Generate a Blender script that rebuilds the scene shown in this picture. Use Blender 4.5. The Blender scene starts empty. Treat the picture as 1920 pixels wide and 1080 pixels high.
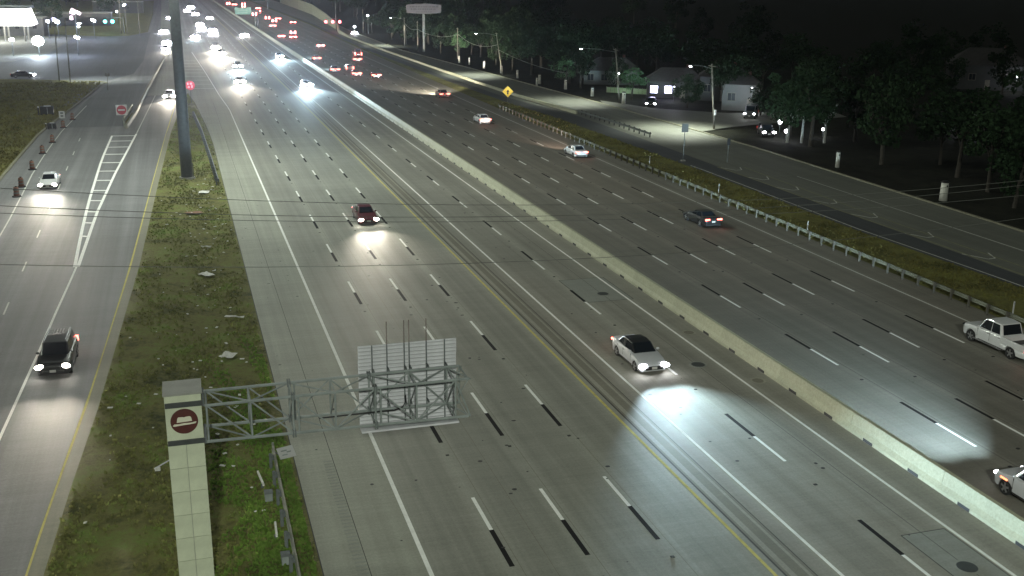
import bpy, math, random
from mathutils import Vector, Matrix
random.seed(7)
R = math.radians
scene = bpy.context.scene
col = scene.collection

# ------------------------------------------------------------------ camera, sky, light, exposure
cd = bpy.data.cameras.new('camera'); cam = bpy.data.objects.new('camera', cd); col.objects.link(cam)
cd.sensor_width = 36.0; cd.lens = 36.0 * 1982.68 / 1920.0
cd.clip_start = 0.5; cd.clip_end = 6000
cr = Vector((0.95489797, -0.29668649, 0.01212425)); cu = Vector((0.07319606, 0.27476327, 0.9587218)); cf = Vector((0.2877711, 0.91459405, -0.28408717))
cm = Matrix((cr, cu, -cf)).transposed().to_4x4(); cm.translation = (0, 0, 22.86)
cam.matrix_world = cm
scene.camera = cam

SUN_EL, SUN_AZ = R(46), R(262)          # glow of the lit town, from the left
world = bpy.data.worlds.new('World'); scene.world = world; world.use_nodes = True
wn = world.node_tree.nodes; wl = world.node_tree.links; wn.clear()
sky = wn.new('ShaderNodeTexSky'); sky.sky_type = 'NISHITA'; sky.sun_disc = False
sky.sun_elevation = R(1.0); sky.sun_rotation = SUN_AZ; sky.dust_density = 4
bg1 = wn.new('ShaderNodeBackground'); bg1.inputs['Strength'].default_value = 0.012
wl.new(sky.outputs[0], bg1.inputs['Color'])
bg2 = wn.new('ShaderNodeBackground'); bg2.inputs['Color'].default_value = (0.72, 0.86, 0.74, 1); bg2.inputs['Strength'].default_value = 0.03
ad = wn.new('ShaderNodeAddShader'); wo = wn.new('ShaderNodeOutputWorld')
wl.new(bg1.outputs[0], ad.inputs[0]); wl.new(bg2.outputs[0], ad.inputs[1]); wl.new(ad.outputs[0], wo.inputs[0])

sd = bpy.data.lights.new('sun', 'SUN'); so = bpy.data.objects.new('sun', sd); col.objects.link(so)
sd.energy = 0.18; sd.angle = R(16); sd.color = (1.0, 0.98, 0.86)
so.rotation_euler = Vector((math.sin(R(70)) * math.cos(SUN_EL), -math.cos(R(70)) * math.cos(SUN_EL), -math.sin(SUN_EL))).to_track_quat('-Z', 'Y').to_euler()
so.location = (-200, 80, 220)

vs = scene.view_settings
vs.view_transform = 'Standard'; vs.look = 'None'; vs.exposure = 0.18; vs.gamma = 1.0; vs.use_curve_mapping = False
scene.render.engine = 'CYCLES'
scene.cycles.max_bounces = 4; scene.cycles.diffuse_bounces = 2; scene.cycles.glossy_bounces = 2
scene.cycles.transmission_bounces = 2; scene.cycles.volume_bounces = 0; scene.cycles.transparent_max_bounces = 4
scene.cycles.sample_clamp_indirect = 3.0
scene.cycles.use_denoising = True

# ------------------------------------------------------------------ materials
MATS = {}
def nodes_of(m):
    m.use_nodes = True
    nt = m.node_tree
    return nt, nt.nodes, nt.links, nt.nodes['Principled BSDF']

def mat(name, c, rough=0.8, metal=0.0, var=0.0, scale=3.0, emit=None, es=0.0, bump=0.0, spec=0.5, coat=0.0):
    if name in MATS: return MATS[name]
    m = bpy.data.materials.new(name); nt, n, l, b = nodes_of(m)
    b.inputs['Base Color'].default_value = (*c, 1); b.inputs['Roughness'].default_value = rough
    b.inputs['Metallic'].default_value = metal; b.inputs['Specular IOR Level'].default_value = spec
    b.inputs['Coat Weight'].default_value = coat; b.inputs['Coat Roughness'].default_value = 0.08
    if emit:
        b.inputs['Emission Color'].default_value = (*emit, 1); b.inputs['Emission Strength'].default_value = es
    if var > 0:
        tc = n.new('ShaderNodeTexCoord'); nz = n.new('ShaderNodeTexNoise'); nz.inputs['Scale'].default_value = scale
        nz.inputs['Detail'].default_value = 6; nz.inputs['Roughness'].default_value = 0.65
        rp = n.new('ShaderNodeValToRGB'); rp.color_ramp.elements[0].position = 0.3; rp.color_ramp.elements[1].position = 0.72
        rp.color_ramp.elements[0].color = (*[x * (1 - var) for x in c], 1); rp.color_ramp.elements[1].color = (*[min(1, x * (1 + var)) for x in c], 1)
        l.new(tc.outputs['Object'], nz.inputs['Vector']); l.new(nz.outputs['Fac'], rp.inputs[0]); l.new(rp.outputs[0], b.inputs['Base Color'])
        if bump > 0:
            bp = n.new('ShaderNodeBump'); bp.inputs['Strength'].default_value = bump; bp.inputs['Distance'].default_value = 0.05
            l.new(nz.outputs['Fac'], bp.inputs['Height']); l.new(bp.outputs[0], b.inputs['Normal'])
    MATS[name] = m; return m

def pavement(name, c, lane=None, streak=0.30, blotch=0.27, tint=None):
    """worn road surface: long streaks of wear along Y, blotches, fine grain, tyre tracks per lane"""
    m = bpy.data.materials.new(name); nt, n, l, b = nodes_of(m)
    tc = n.new('ShaderNodeTexCoord')
    def noise(sc, scale, det=5):
        mp = n.new('ShaderNodeMapping'); mp.inputs['Scale'].default_value = sc
        nz = n.new('ShaderNodeTexNoise'); nz.inputs['Scale'].default_value = scale; nz.inputs['Detail'].default_value = det; nz.inputs['Roughness'].default_value = 0.6
        l.new(tc.outputs['Object'], mp.inputs[0]); l.new(mp.outputs[0], nz.inputs['Vector']); return nz.outputs['Fac']
    def math_(op, a, bb=None, cc=None):
        q = n.new('ShaderNodeMath'); q.operation = op
        for i, x in enumerate((a, bb, cc)):
            if x is None: continue
            if isinstance(x, (int, float)): q.inputs[i].default_value = x
            else: l.new(x, q.inputs[i])
        return q.outputs[0]
    s1 = noise((1, 0.02, 1), 1.1); s2 = noise((1, 1, 1), 0.06); s3 = noise((1, 1, 1), 9.0, 3); s4 = noise((1, 0.006, 1), 3.0)
    s5 = noise((0.06, 1, 1), 0.7, 3); s6 = noise((0.10, 1, 1), 5.0, 4)
    v = math_('MULTIPLY_ADD', s1, streak * 2, 1 - streak)
    v = math_('MULTIPLY', v, math_('MULTIPLY_ADD', s2, blotch * 2, 1 - blotch))
    v = math_('MULTIPLY', v, math_('MULTIPLY_ADD', s3, 0.5, 0.75))
    v = math_('MULTIPLY', v, math_('MULTIPLY_ADD', s4, streak * 1.6, 1 - streak * 0.8))
    v = math_('MULTIPLY', v, math_('MULTIPLY_ADD', s5, 0.30, 0.85)); v = math_('MULTIPLY', v, math_('MULTIPLY_ADD', s6, 0.34, 0.83))
    if lane:
        sx = n.new('ShaderNodeSeparateXYZ'); l.new(tc.outputs['Object'], sx.inputs[0])
        ph = math_('MULTIPLY', math_('SUBTRACT', sx.outputs[0], lane[0]), 2 * math.pi / lane[1])
        cs = math_('COSINE', ph)                                   # +1 on the lane lines, -1 mid-lane
        v = math_('MULTIPLY', v, math_('MULTIPLY_ADD', cs, 0.08, 1.0))
        v = math_('MULTIPLY', v, math_('MULTIPLY_ADD', math_('COSINE', math_('MULTIPLY', ph, 2)), 0.06, 1.0))
    mx = n.new('ShaderNodeVectorMath'); mx.operation = 'SCALE'; mx.inputs[0].default_value = c
    l.new(v, mx.inputs['Scale'])
    last = mx.outputs[0]
    if tint:
        mm = n.new('ShaderNodeMix'); mm.data_type = 'RGBA'; mm.blend_type = 'MULTIPLY'
        l.new(noise((1, 0.25, 1), 0.05, 2), mm.inputs[0]); l.new(last, mm.inputs[6]); mm.inputs[7].default_value = (*tint, 1)
        last = mm.outputs[2]
    l.new(last, b.inputs['Base Color'])
    b.inputs['Roughness'].default_value = 0.72; b.inputs['Specular IOR Level'].default_value = 0.35
    bp = n.new('ShaderNodeBump'); bp.inputs['Strength'].default_value = 0.25; bp.inputs['Distance'].default_value = 0.02
    l.new(s3, bp.inputs['Height']); l.new(bp.outputs[0], b.inputs['Normal'])
    return m

def paint_mat(name, c, wear=0.45):
    m = bpy.data.materials.new(name); nt, n, l, b = nodes_of(m)
    tc = n.new('ShaderNodeTexCoord'); nz = n.new('ShaderNodeTexNoise'); nz.inputs['Scale'].default_value = 2.2; nz.inputs['Detail'].default_value = 8; nz.inputs['Roughness'].default_value = 0.75
    rp = n.new('ShaderNodeValToRGB'); rp.color_ramp.elements[0].position = 0.28; rp.color_ramp.elements[1].position = 0.55
    rp.color_ramp.elements[0].color = (*[x * (1 - wear) for x in c], 1); rp.color_ramp.elements[1].color = (*c, 1)
    l.new(tc.outputs['Object'], nz.inputs['Vector']); l.new(nz.outputs['Fac'], rp.inputs[0]); l.new(rp.outputs[0], b.inputs['Base Color'])
    b.inputs['Roughness'].default_value = 0.9; b.inputs['Specular IOR Level'].default_value = 0.15
    return m

def grass_mat(name, c1, c2, c3, blades=False):
    m = bpy.data.materials.new(name); nt, n, l, b = nodes_of(m)
    tc = n.new('ShaderNodeTexCoord')
    a = n.new('ShaderNodeTexNoise'); a.inputs['Scale'].default_value = 0.32; a.inputs['Detail'].default_value = 6; a.inputs['Roughness'].default_value = 0.7
    f = n.new('ShaderNodeTexNoise'); f.inputs['Scale'].default_value = 3.2; f.inputs['Detail'].default_value = 6; f.inputs['Roughness'].default_value = 0.75
    l.new(tc.outputs['Object'], a.inputs['Vector']); l.new(tc.outputs['Object'], f.inputs['Vector'])
    mx = n.new('ShaderNodeMath'); mx.operation = 'MULTIPLY_ADD'; l.new(f.outputs['Fac'], mx.inputs[0]); mx.inputs[1].default_value = 0.55
    sb = n.new('ShaderNodeMath'); sb.operation = 'MULTIPLY_ADD'; l.new(a.outputs['Fac'], sb.inputs[0]); sb.inputs[1].default_value = 0.9; sb.inputs[2].default_value = -0.22
    l.new(sb.outputs[0], mx.inputs[2])
    rp = n.new('ShaderNodeValToRGB'); e = rp.color_ramp.elements
    e[0].position = 0.3; e[0].color = (*c1, 1); e[1].position = 0.72; e[1].color = (*c3, 1)
    k = e.new(0.5); k.color = (*c2, 1)
    l.new(mx.outputs[0], rp.inputs[0]); l.new(rp.outputs[0], b.inputs['Base Color']); b.inputs['Roughness'].default_value = 0.95
    b.inputs['Specular IOR Level'].default_value = 0.1
    bp = n.new('ShaderNodeBump'); bp.inputs['Strength'].default_value = 0.9; bp.inputs['Distance'].default_value = 0.2
    l.new(f.outputs['Fac'], bp.inputs['Height']); l.new(bp.outputs[0], b.inputs['Normal'])
    if blades:                                                     # thin blades let light through
        for k in list(b.inputs['Normal'].links): l.remove(k)
        tr = n.new('ShaderNodeBsdfTranslucent'); mxs = n.new('ShaderNodeMixShader'); mxs.inputs[0].default_value = 0.5; out = n['Material Output']
        l.new(rp.outputs[0], tr.inputs['Color']); l.new(b.outputs[0], mxs.inputs[1]); l.new(tr.outputs[0], mxs.inputs[2]); l.new(mxs.outputs[0], out.inputs['Surface'])
    return m

def leaf_mat(name, c, var=0.5):
    m = bpy.data.materials.new(name); nt, n, l, b = nodes_of(m)
    oi = n.new('ShaderNodeObjectInfo'); tc = n.new('ShaderNodeTexCoord'); nz = n.new('ShaderNodeTexNoise'); nz.inputs['Scale'].default_value = 1.3; nz.inputs['Detail'].default_value = 3
    l.new(tc.outputs['Object'], nz.inputs['Vector'])
    am = n.new('ShaderNodeMath'); am.operation = 'MULTIPLY_ADD'; l.new(oi.outputs['Random'], am.inputs[0]); am.inputs[1].default_value = 0.5; l.new(nz.outputs['Fac'], am.inputs[2])
    rp = n.new('ShaderNodeValToRGB'); rp.color_ramp.elements[0].position = 0.35; rp.color_ramp.elements[1].position = 1.0
    rp.color_ramp.elements[0].color = (*[x * (1 - var) for x in c], 1); rp.color_ramp.elements[1].color = (c[0] * (1 + var) * 1.1, c[1] * (1 + var), c[2] * (1 + var) * .9, 1)
    l.new(am.outputs[0], rp.inputs[0]); l.new(rp.outputs[0], b.inputs['Base Color']); b.inputs['Roughness'].default_value = 0.95; b.inputs['Specular IOR Level'].default_value = 0.04
    return m

M_MAIN = pavement('main_concrete', (0.235, 0.25, 0.222), lane=(8.19, 3.29), tint=(0.95, 0.86, 0.8))
M_HOV = pavement('express_concrete', (0.25, 0.255, 0.225), lane=(23.92, 3.34), tint=(0.95, 0.86, 0.8))
M_RIGHT = pavement('right_concrete', (0.172, 0.175, 0.155), lane=(37.64, 3.5), tint=(1.0, 0.86, 0.78))
M_SHOULDER = pavement('shoulder_concrete', (0.27, 0.28, 0.235), streak=0.25)
M_LEFT = pavement('frontage_asphalt', (0.175, 0.18, 0.18), lane=(-9, 3.5), tint=(0.9, 0.88, 0.92))
M_FRONT = pavement('frontage_concrete', (0.135, 0.14, 0.12), streak=0.3, blotch=0.3)
M_ASPH = pavement('dark_asphalt', (0.06, 0.064, 0.068), streak=0.3, blotch=0.3)
M_BUF = pavement('buffer_strip', (0.17, 0.162, 0.128), streak=0.25)
M_BUF2 = pavement('buffer_kerb', (0.27, 0.265, 0.22), streak=0.2)
M_KERB = pavement('kerb_concrete', (0.21, 0.205, 0.15), streak=0.25)
M_BARR = pavement('barrier_concrete', (0.40, 0.41, 0.30), streak=0.12, blotch=0.18)
M_PATCH = pavement('patch_concrete', (0.235, 0.245, 0.22), streak=0.1, blotch=0.25)
M_WHITE = paint_mat('white_road_paint', (0.84, 0.85, 0.82), 0.2)
M_WHITE2 = paint_mat('worn_white_paint', (0.60, 0.61, 0.57), 0.35)
M_YELLOW = paint_mat('yellow_road_paint', (0.60, 0.53, 0.17), 0.35)
M_YELLOW2 = paint_mat('worn_yellow_paint', (0.27, 0.27, 0.16), 0.4)
M_BLACKP = paint_mat('black_road_paint', (0.010, 0.010, 0.010), 0.2)
M_JOINT = mat('tar_joint', (0.05, 0.05, 0.045), 0.9)
M_GRASS = grass_mat('median_grass', (0.050, 0.062, 0.026), (0.165, 0.16, 0.06), (0.165, 0.235, 0.06))
M_VERGE = grass_mat('verge_grass', (0.055, 0.06, 0.028), (0.15, 0.145, 0.055), (0.20, 0.21, 0.06))
M_SOIL = grass_mat('dark_soil', (0.010, 0.011, 0.009), (0.022, 0.023, 0.017), (0.034, 0.034, 0.024))
M_LEAF = leaf_mat('dark_leaf', (0.015, 0.030, 0.016))
M_LEAF2 = leaf_mat('lamplit_leaf', (0.040, 0.085, 0.045))  # paler leaf for trees by lamps, lamplight put into the colour
M_BARK = mat('bark', (0.045, 0.04, 0.032), 0.95, var=0.4, scale=4)
M_STEEL = mat('galvanised_steel', (0.22, 0.245, 0.24), 0.75, 0.1, var=0.25, scale=1.5)
M_STEELD = mat('weathered_steel', (0.12, 0.135, 0.135), 0.75, 0.1, var=0.3, scale=2)
M_RAIL = mat('guardrail_steel', (0.20, 0.215, 0.17), 0.7, 0.15, var=0.25, scale=0.8)
M_POST = mat('timber_post', (0.095, 0.09, 0.075), 0.9, var=0.3, scale=5)
M_ALU = mat('sign_aluminium', (0.52, 0.52, 0.55), 0.7, 0.05, var=0.15, scale=1.2)
M_CLAD = mat('cladding_panel', (0.50, 0.53, 0.40), 0.7, var=0.16, scale=0.9)
M_CAPC = mat('cap_metal', (0.26, 0.26, 0.235), 0.7, var=0.12, scale=2)
M_DARK = mat('dark_bracket', (0.045, 0.05, 0.05), 0.6, var=0.2)
M_MAROON = mat('maroon_enamel', (0.075, 0.016, 0.013), 0.5, var=0.2, scale=4)
M_CREAM = mat('cream_enamel', (0.62, 0.60, 0.48), 0.6)
M_BLACK = mat('matt_black', (0.012, 0.012, 0.013), 0.6)
M_RUBBER = mat('tyre_rubber', (0.014, 0.014, 0.015), 0.85)
M_GLASS = mat('dark_car_glass', (0.010, 0.013, 0.017), 0.12, spec=0.4)
M_RIM = mat('alloy_rim', (0.32, 0.32, 0.33), 0.35, 0.7)
M_TRIM = mat('black_trim', (0.018, 0.018, 0.019), 0.45)
M_PLATE = mat('number_plate', (0.55, 0.55, 0.52), 0.5)
M_HEAD = mat('headlight_lens', (0.9, 0.9, 0.95), 0.2, emit=(0.93, 0.94, 1.0), es=30)
M_HEADW = mat('warm_headlight_lens', (0.9, 0.9, 0.85), 0.2, emit=(1.0, 0.93, 0.80), es=30)
M_HEADF = mat('far_headlight_lens', (0.9, 0.9, 0.95), 0.2, emit=(0.88, 0.86, 1.0), es=90)
M_TAIL = mat('tail_light_lens', (0.4, 0.02, 0.02), 0.2, emit=(1.0, 0.16, 0.12), es=7)
M_TAILF = mat('far_tail_light_lens', (0.4, 0.02, 0.02), 0.2, emit=(1.0, 0.17, 0.15), es=22)
M_TAILO = mat('faint_tail_lens', (0.22, 0.012, 0.012), 0.25, emit=(1.0, 0.08, 0.05), es=0.5)  # faint red emission given even to tail lamps that are off
M_PAPER = mat('paper', (0.62, 0.62, 0.58), 0.9, var=0.3, scale=8)
M_WOOD = mat('weathered_pole', (0.16, 0.15, 0.125), 0.95, var=0.3, scale=3)
M_WIRE = mat('power_cable', (0.10, 0.105, 0.095), 0.6)
M_SIGNW = mat('sign_white', (0.42, 0.42, 0.42), 0.5)
M_SIGNR = mat('sign_red', (0.30, 0.03, 0.05), 0.5)
M_SIGNY = mat('sign_yellow_glow', (0.80, 0.66, 0.06), 0.5, emit=(0.9, 0.75, 0.1), es=0.04)  # slight emission brightens the yellow; the sign is no lamp
M_SIGNG = mat('sign_green', (0.015, 0.11, 0.075), 0.5, var=0.2)
M_ORANGE = mat('drum_orange', (0.15, 0.065, 0.04), 0.7, var=0.25, scale=3)
M_DRUMW = mat('drum_white', (0.13, 0.125, 0.115), 0.7)
def carpaint(name, c, metal=0.0): return mat('car_paint_' + name, c, 0.32, metal, var=0.05, scale=2, coat=0.7)
P_WHITE = carpaint('white', (0.62, 0.63, 0.64)); P_SILVER = carpaint('silver', (0.58, 0.59, 0.62), 0.1)
P_BLACK = carpaint('black', (0.010, 0.010, 0.011)); P_RED = carpaint('dark_red', (0.10, 0.012, 0.018))
P_GREY = carpaint('grey', (0.12, 0.125, 0.13)); P_BLUE = carpaint('blue', (0.05, 0.065, 0.10)); P_MAROON = carpaint('maroon', (0.12, 0.02, 0.02))

# ------------------------------------------------------------------ mesh helpers
class MB:
    """collects faces and links them as ONE mesh object"""
    def __init__(s): s.v = []; s.f = []
    def poly(s, pts):
        i = len(s.v); s.v += [tuple(p) for p in pts]; s.f.append(tuple(range(i, i + len(pts)))); return s
    def box(s, c, d, rot=None):
        i = len(s.v); c = Vector(c)
        for z in (-.5, .5):
            for y in (-.5, .5):
                for x in (-.5, .5):
                    p = Vector((x * d[0], y * d[1], z * d[2]))
                    if rot is not None: p = rot @ p
                    s.v.append(tuple(c + p))
        s.f += [tuple(i + k for k in q) for q in ((0, 2, 3, 1), (4, 5, 7, 6), (0, 1, 5, 4), (2, 6, 7, 3), (0, 4, 6, 2), (1, 3, 7, 5))]; return s
    def tube(s, pts, r, n=8, cap=True):
        pts = [Vector(p) for p in pts]; rs = r if isinstance(r, (list, tuple)) else [r] * len(pts); i0 = len(s.v)
        for k, p in enumerate(pts):
            d = (pts[min(k + 1, len(pts) - 1)] - pts[max(k - 1, 0)]).normalized()
            a = d.orthogonal().normalized() if abs(d.z) < 0.9 else Vector((1, 0, 0)); a = (a - d * a.dot(d)).normalized(); b = d.cross(a)
            for j in range(n):
                t = 2 * math.pi * j / n; s.v.append(tuple(p + (a * math.cos(t) + b * math.sin(t)) * rs[k]))
        for k in range(len(pts) - 1):
            for j in range(n):
                s.f.append((i0 + k * n + j, i0 + k * n + (j + 1) % n, i0 + (k + 1) * n + (j + 1) % n, i0 + (k + 1) * n + j))
        if cap:
            s.f.append(tuple(i0 + j for j in reversed(range(n)))); s.f.append(tuple(i0 + (len(pts) - 1) * n + j for j in range(n)))
        return s
    def ell(s, c, rad, nu=10, nv=6, rot=None):
        i0 = len(s.v); c = Vector(c)
        for a in range(nv + 1):
            th = math.pi * a / nv
            for b in range(nu):
                ph = 2 * math.pi * b / nu
                p = Vector((rad[0] * math.sin(th) * math.cos(ph), rad[1] * math.sin(th) * math.sin(ph), rad[2] * math.cos(th)))
                if rot is not None: p = rot @ p
                s.v.append(tuple(c + p))
        for a in range(nv):
            for b in range(nu):
                s.f.append((i0 + a * nu + b, i0 + (a + 1) * nu + b, i0 + (a + 1) * nu + (b + 1) % nu, i0 + a * nu + (b + 1) % nu))
        return s
    def mesh(s, name, m):
        me = bpy.data.meshes.new(name); me.from_pydata(s.v, [], s.f); me.update(); me.materials.append(m); return me
    def build(s, name, m, parent=None, smooth=False, loc=(0, 0, 0)):
        me = s.mesh(name, m)
        if smooth: me.polygons.foreach_set('use_smooth', [True] * len(me.polygons))
        return link(name, me, parent, loc)

def link(name, me, parent=None, loc=(0, 0, 0), rz=0):
    o = bpy.data.objects.new(name, me); col.objects.link(o); o.location = loc
    if rz: o.rotation_euler.z = rz
    if parent is not None: o.parent = parent
    return o
def tag(o, label=None, cat=None, group=None, kind=None):
    if label: o['label'] = label
    if cat: o['category'] = cat
    if group: o['group'] = group
    if kind: o['kind'] = kind
    return o
def thing(name, label, cat, loc=(0, 0, 0), rz=0, group=None):
    o = bpy.data.objects.new(name, None); col.objects.link(o); o.empty_display_size = 0.3
    o.location = loc; o.rotation_euler.z = rz; return tag(o, label, cat, group)
def structure(name, mb, m, label=None):
    o = mb.build(name, m); o['kind'] = 'structure'
    if label: o['label'] = label
    return o
def bevel(o, w, seg=2):
    b = o.modifiers.new('bevel', 'BEVEL'); b.width = w; b.segments = seg; b.limit_method = 'ANGLE'; b.angle_limit = R(35); return o
def copy_tree(o, parent=None):
    c = o.copy(); col.objects.link(c)
    if parent is not None: c.parent = parent
    for ch in [x for x in o.children]: copy_tree(ch, c)
    return c
def interp(tab, y):
    if y <= tab[0][0]: return tab[0][1]
    for (a, b), (c, d) in zip(tab, tab[1:]):
        if y <= c: return b + (d - b) * (y - a) / (c - a)
    return tab[-1][1]
def lamp(name, kind, loc, energy, color, parent=None, **kw):
    d = bpy.data.lights.new(name, kind); d.energy = energy; d.color = color
    o = bpy.data.objects.new(name, d); col.objects.link(o); o.location = loc
    if parent is not None: o.parent = parent
    for k, v in kw.items(): setattr(d, k, v)
    return o
def aim(o, d): o.rotation_euler = Vector(d).to_track_quat('-Z', 'Y').to_euler()

# ------------------------------------------------------------------ ground, roads, verges
def sh(y): return -0.002 * max(0.0, y - 200)
def fx(tab): return lambda y: interp(tab, y)
YS = [-30, 10, 40, 60, 80, 100, 120, 140, 160, 180, 200, 220, 250, 280, 310, 350, 400, 500, 650, 850, 1100, 1330]
def sheet(name, fl, fr, m, z=0.0, ys=YS):
    mb = MB()
    for a, b in zip(ys, ys[1:]): mb.poly([(fl(a), a, z), (fr(a), a, z), (fr(b), b, z), (fl(b), b, z)])
    return structure(name, mb, m)
def along(x): return lambda y: x + sh(y)
def area(name, pts, m, z): return structure(name, MB().poly([(x, y, z) for x, y in pts]), m)

gr = MB()
for i in range(-3, 11):
    for j in range(-1, 13):
        x, y = i * 100, j * 106 - 40; gr.poly([(x, y, -0.12), (x + 100, y, -0.12), (x + 100, y + 106, -0.12), (x, y + 106, -0.12)])
structure('ground', gr, M_SOIL)

K0 = [(-30, -8.6), (30, -6.9), (40.5, -6.4), (48, -6.0), (57, -5.4), (70, -4.8), (87, -4.0), (120, -2.95), (162, -1.5), (200, 0.6), (214, 1.6)]
L0 = [(-30, 4.07), (150, 4.05), (165, 3.8), (178, 3.4), (200, 2.7), (214, 1.9)]
L1 = [(-30, 8.19), (190, 8.19), (211, 7.5), (262, 6.4), (330, 4.6), (450, 3.0), (1500, -6)]
RAIL = [(169, -7.9), (205, -6.8), (258, -4.9), (306, -2.9), (420, -5.0), (700, -6.5), (1500, -12)]
edgeL = lambda y: interp(L0, y) if y < 214 else interp(RAIL, y) + 0.3
sheet('frontage_road_left', lambda y: -130, lambda y: interp(K0, y) - .1 if y < 214 else edgeL(y) + 1.0, M_LEFT, -0.02, sorted(set(YS + [20, 30, 40.5, 48, 57, 70, 87, 120, 162, 190, 200, 213.9, 214.1])))
ysl = sorted(set(YS + [165, 178, 190, 205, 211, 213.9, 214.1, 258, 262, 306, 330, 420, 450, 700]))
sheet('shoulder', edgeL, fx(L1), M_SHOULDER, 0.0, ysl)
sheet('freeway_lanes', fx(L1), along(21.72), M_MAIN, 0.0, ysl)
sheet('buffer_strip', along(21.72), along(22.98), M_BUF, 0.0)
sheet('express_lanes', along(22.98), along(33.3), M_HOV, 0.0)
RE = [(-30, 54.3), (190, 54.3), (230, 54.6), (310, 55.5), (400, 57), (500, 60), (1500, 62)]
sheet('outbound_lanes', along(33.3), lambda y: interp(RE, y) + sh(y), M_RIGHT, 0.0, sorted(set(YS + [190, 230, 310])))
freeway = bpy.data.objects['freeway_lanes']; frontage = bpy.data.objects['frontage_road_left']; outbound = bpy.data.objects['outbound_lanes']; express = bpy.data.objects['express_lanes']

# grass strip, slip lane, frontage road on the right
G1 = [(-30, 61.4), (63, 61.5), (84, 60.5), (113, 60.8), (165, 60.2), (192, 58.4), (230, 57.4), (300, 56.8), (345, 56.6), (400, 57.4), (500, 60.5), (1500, 62.5)]
A2 = [(-30, 64.0), (110, 64.1), (145, 64.6), (170, 64.4), (200, 60.6), (250, 59.4), (345, 58.6), (400, 59.5), (500, 62), (1500, 64)]
F1 = [(-30, 64.0), (110, 64.1), (145, 66.2), (170, 65.8), (200, 63.4), (250, 62.2), (345, 61.4), (400, 62), (500, 64), (1500, 66)]
FR = [(-30, 75.6), (80, 75.6), (130, 76.6), (185, 75.2), (215, 73.4), (262, 71.0), (330, 66.8), (400, 68), (450, 69), (600, 76), (860, 80), (1500, 90)]
ysr = sorted(set(YS + [63, 84, 110, 113, 130, 145, 165, 170, 185, 192, 215, 230, 262, 300, 330, 345, 450, 600]))
sheet('verge_right', lambda y: interp(RE, y) + sh(y), fx(G1), M_VERGE, 0.0, ysr)
sheet('slip_lane', fx(G1), fx(A2), M_ASPH, 0.0, ysr)
sheet('frontage_road_right', fx(A2), fx(FR), M_FRONT, 0.0, ysr)
def kerb(name, tab, y0, y1, w=0.3, h=0.13, m=None, side=1, step=8):
    mb = MB(); y = y0; st = []
    while y < y1: st.append(y); y += step
    st.append(y1)
    for a, b in zip(st, st[1:]):
        xa, xb = interp(tab, a), interp(tab, b); d = w * side
        q = [(xa, a), (xb, b), (xb + d, b), (xa + d, a)]
        mb.poly([(*p, h) for p in q]); mb.poly([(*q[0], -.05), (*q[1], -.05), (*q[1], h), (*q[0], h)]); mb.poly([(*q[3], -.05), (*q[2], -.05), (*q[2], h), (*q[3], h)])
    return structure(name, mb, m or M_KERB)
kerb('kerb_right', FR, 20, 500)
area('driveway', [(76.4, 147), (84, 151), (110, 158), (112, 166), (92, 167), (82, 176), (77, 190), (75.3, 184), (76.3, 165)], M_FRONT, 0.01)

# median: kerb on the ramp side, then uneven grass with a shallow swale
def med_z(x, y):
    a, b = interp(K0, y), interp(L0, y); t = (x - a) / max(0.5, b - a)
    return 0.11 * (1 - t) + 0.02 - 0.10 * math.exp(-((t - 0.62) / 0.16) ** 2) * min(1, max(0, (b - a) / 4)) + 0.05 * math.sin(x * 2.1 + y * .31) * math.sin(y * .83 + x) * min(1, 6 * t * (1 - t))
mb = MB(); ys = [20 + i * 1.6 for i in range(122)]; N = 14
for a, b in zip(ys, ys[1:]):
    for k in range(N):
        q = []
        for yy, kk in ((a, k), (a, k + 1), (b, k + 1), (b, k)):
            x = interp(K0, yy) + (interp(L0, yy) - interp(K0, yy)) * kk / N; q.append((x, yy, med_z(x, yy)))
        mb.poly(q)
structure('median_ground', mb, M_GRASS)
kerb('median_kerb', K0, -10, 214, w=0.62, h=0.10, side=-1, step=4)
sheet('gutter_strip', lambda y: interp(L0, y) - 0.02, lambda y: interp(L0, y) + 0.05, M_JOINT, 0.004, [20 + i * 6 for i in range(33)])

# left verge and the bank across the side street
M_FARLEFT = pavement('far_asphalt', (0.12, 0.128, 0.132), streak=0.3, blotch=0.3)
sheet('frontage_far', lambda y: -16.6 + max(0, y - 200) * .075, lambda y: interp(RAIL, y) - .4, M_FARLEFT, -0.016, [172, 190, 205, 225, 245])
KL = [(-30, -19.8), (128, -19.8), (166, -19.5), (199, -17.3), (235, -15.0)]
area('verge_left', [(-140, 20)] + [(x, y) for y, x in KL[1:]] + [(-14.2, 241), (-15.5, 244.5), (-22, 247), (-31, 251), (-60, 258), (-140, 270)], M_VERGE, 0.06)
kerb('kerb_left', KL, 20, 236, w=0.3, side=-1)
area('pavement_corner', [(-17.3, 199), (-14.9, 236), (-14.4, 241), (-16, 243.5), (-22, 246), (-22, 243.8), (-17.2, 241), (-17.4, 236), (-19.4, 200)], M_FRONT, 0.075)
area('bank', [(-15.5, 415), (-9.5, 440), (-10, 620), (-13, 900), (-140, 900), (-140, 470), (-60, 440), (-24, 412)], M_VERGE, 0.05)
M_STREET = pavement('street_asphalt', (0.085, 0.092, 0.105), streak=0.25, blotch=0.3)
area('side_street', [(-130, 272), (-60, 259.5), (-31, 252.5), (-22, 248.5), (-14, 246), (-9.5, 262), (-8.2, 300), (-8.5, 440), (-12, 430), (-24, 411), (-60, 438), (-130, 440)], M_STREET, -0.012)
area('forecourt', [(-140, 310), (-40, 300), (-34, 330), (-33, 405), (-60, 430), (-140, 440)], M_FRONT, 0.03)

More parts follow.
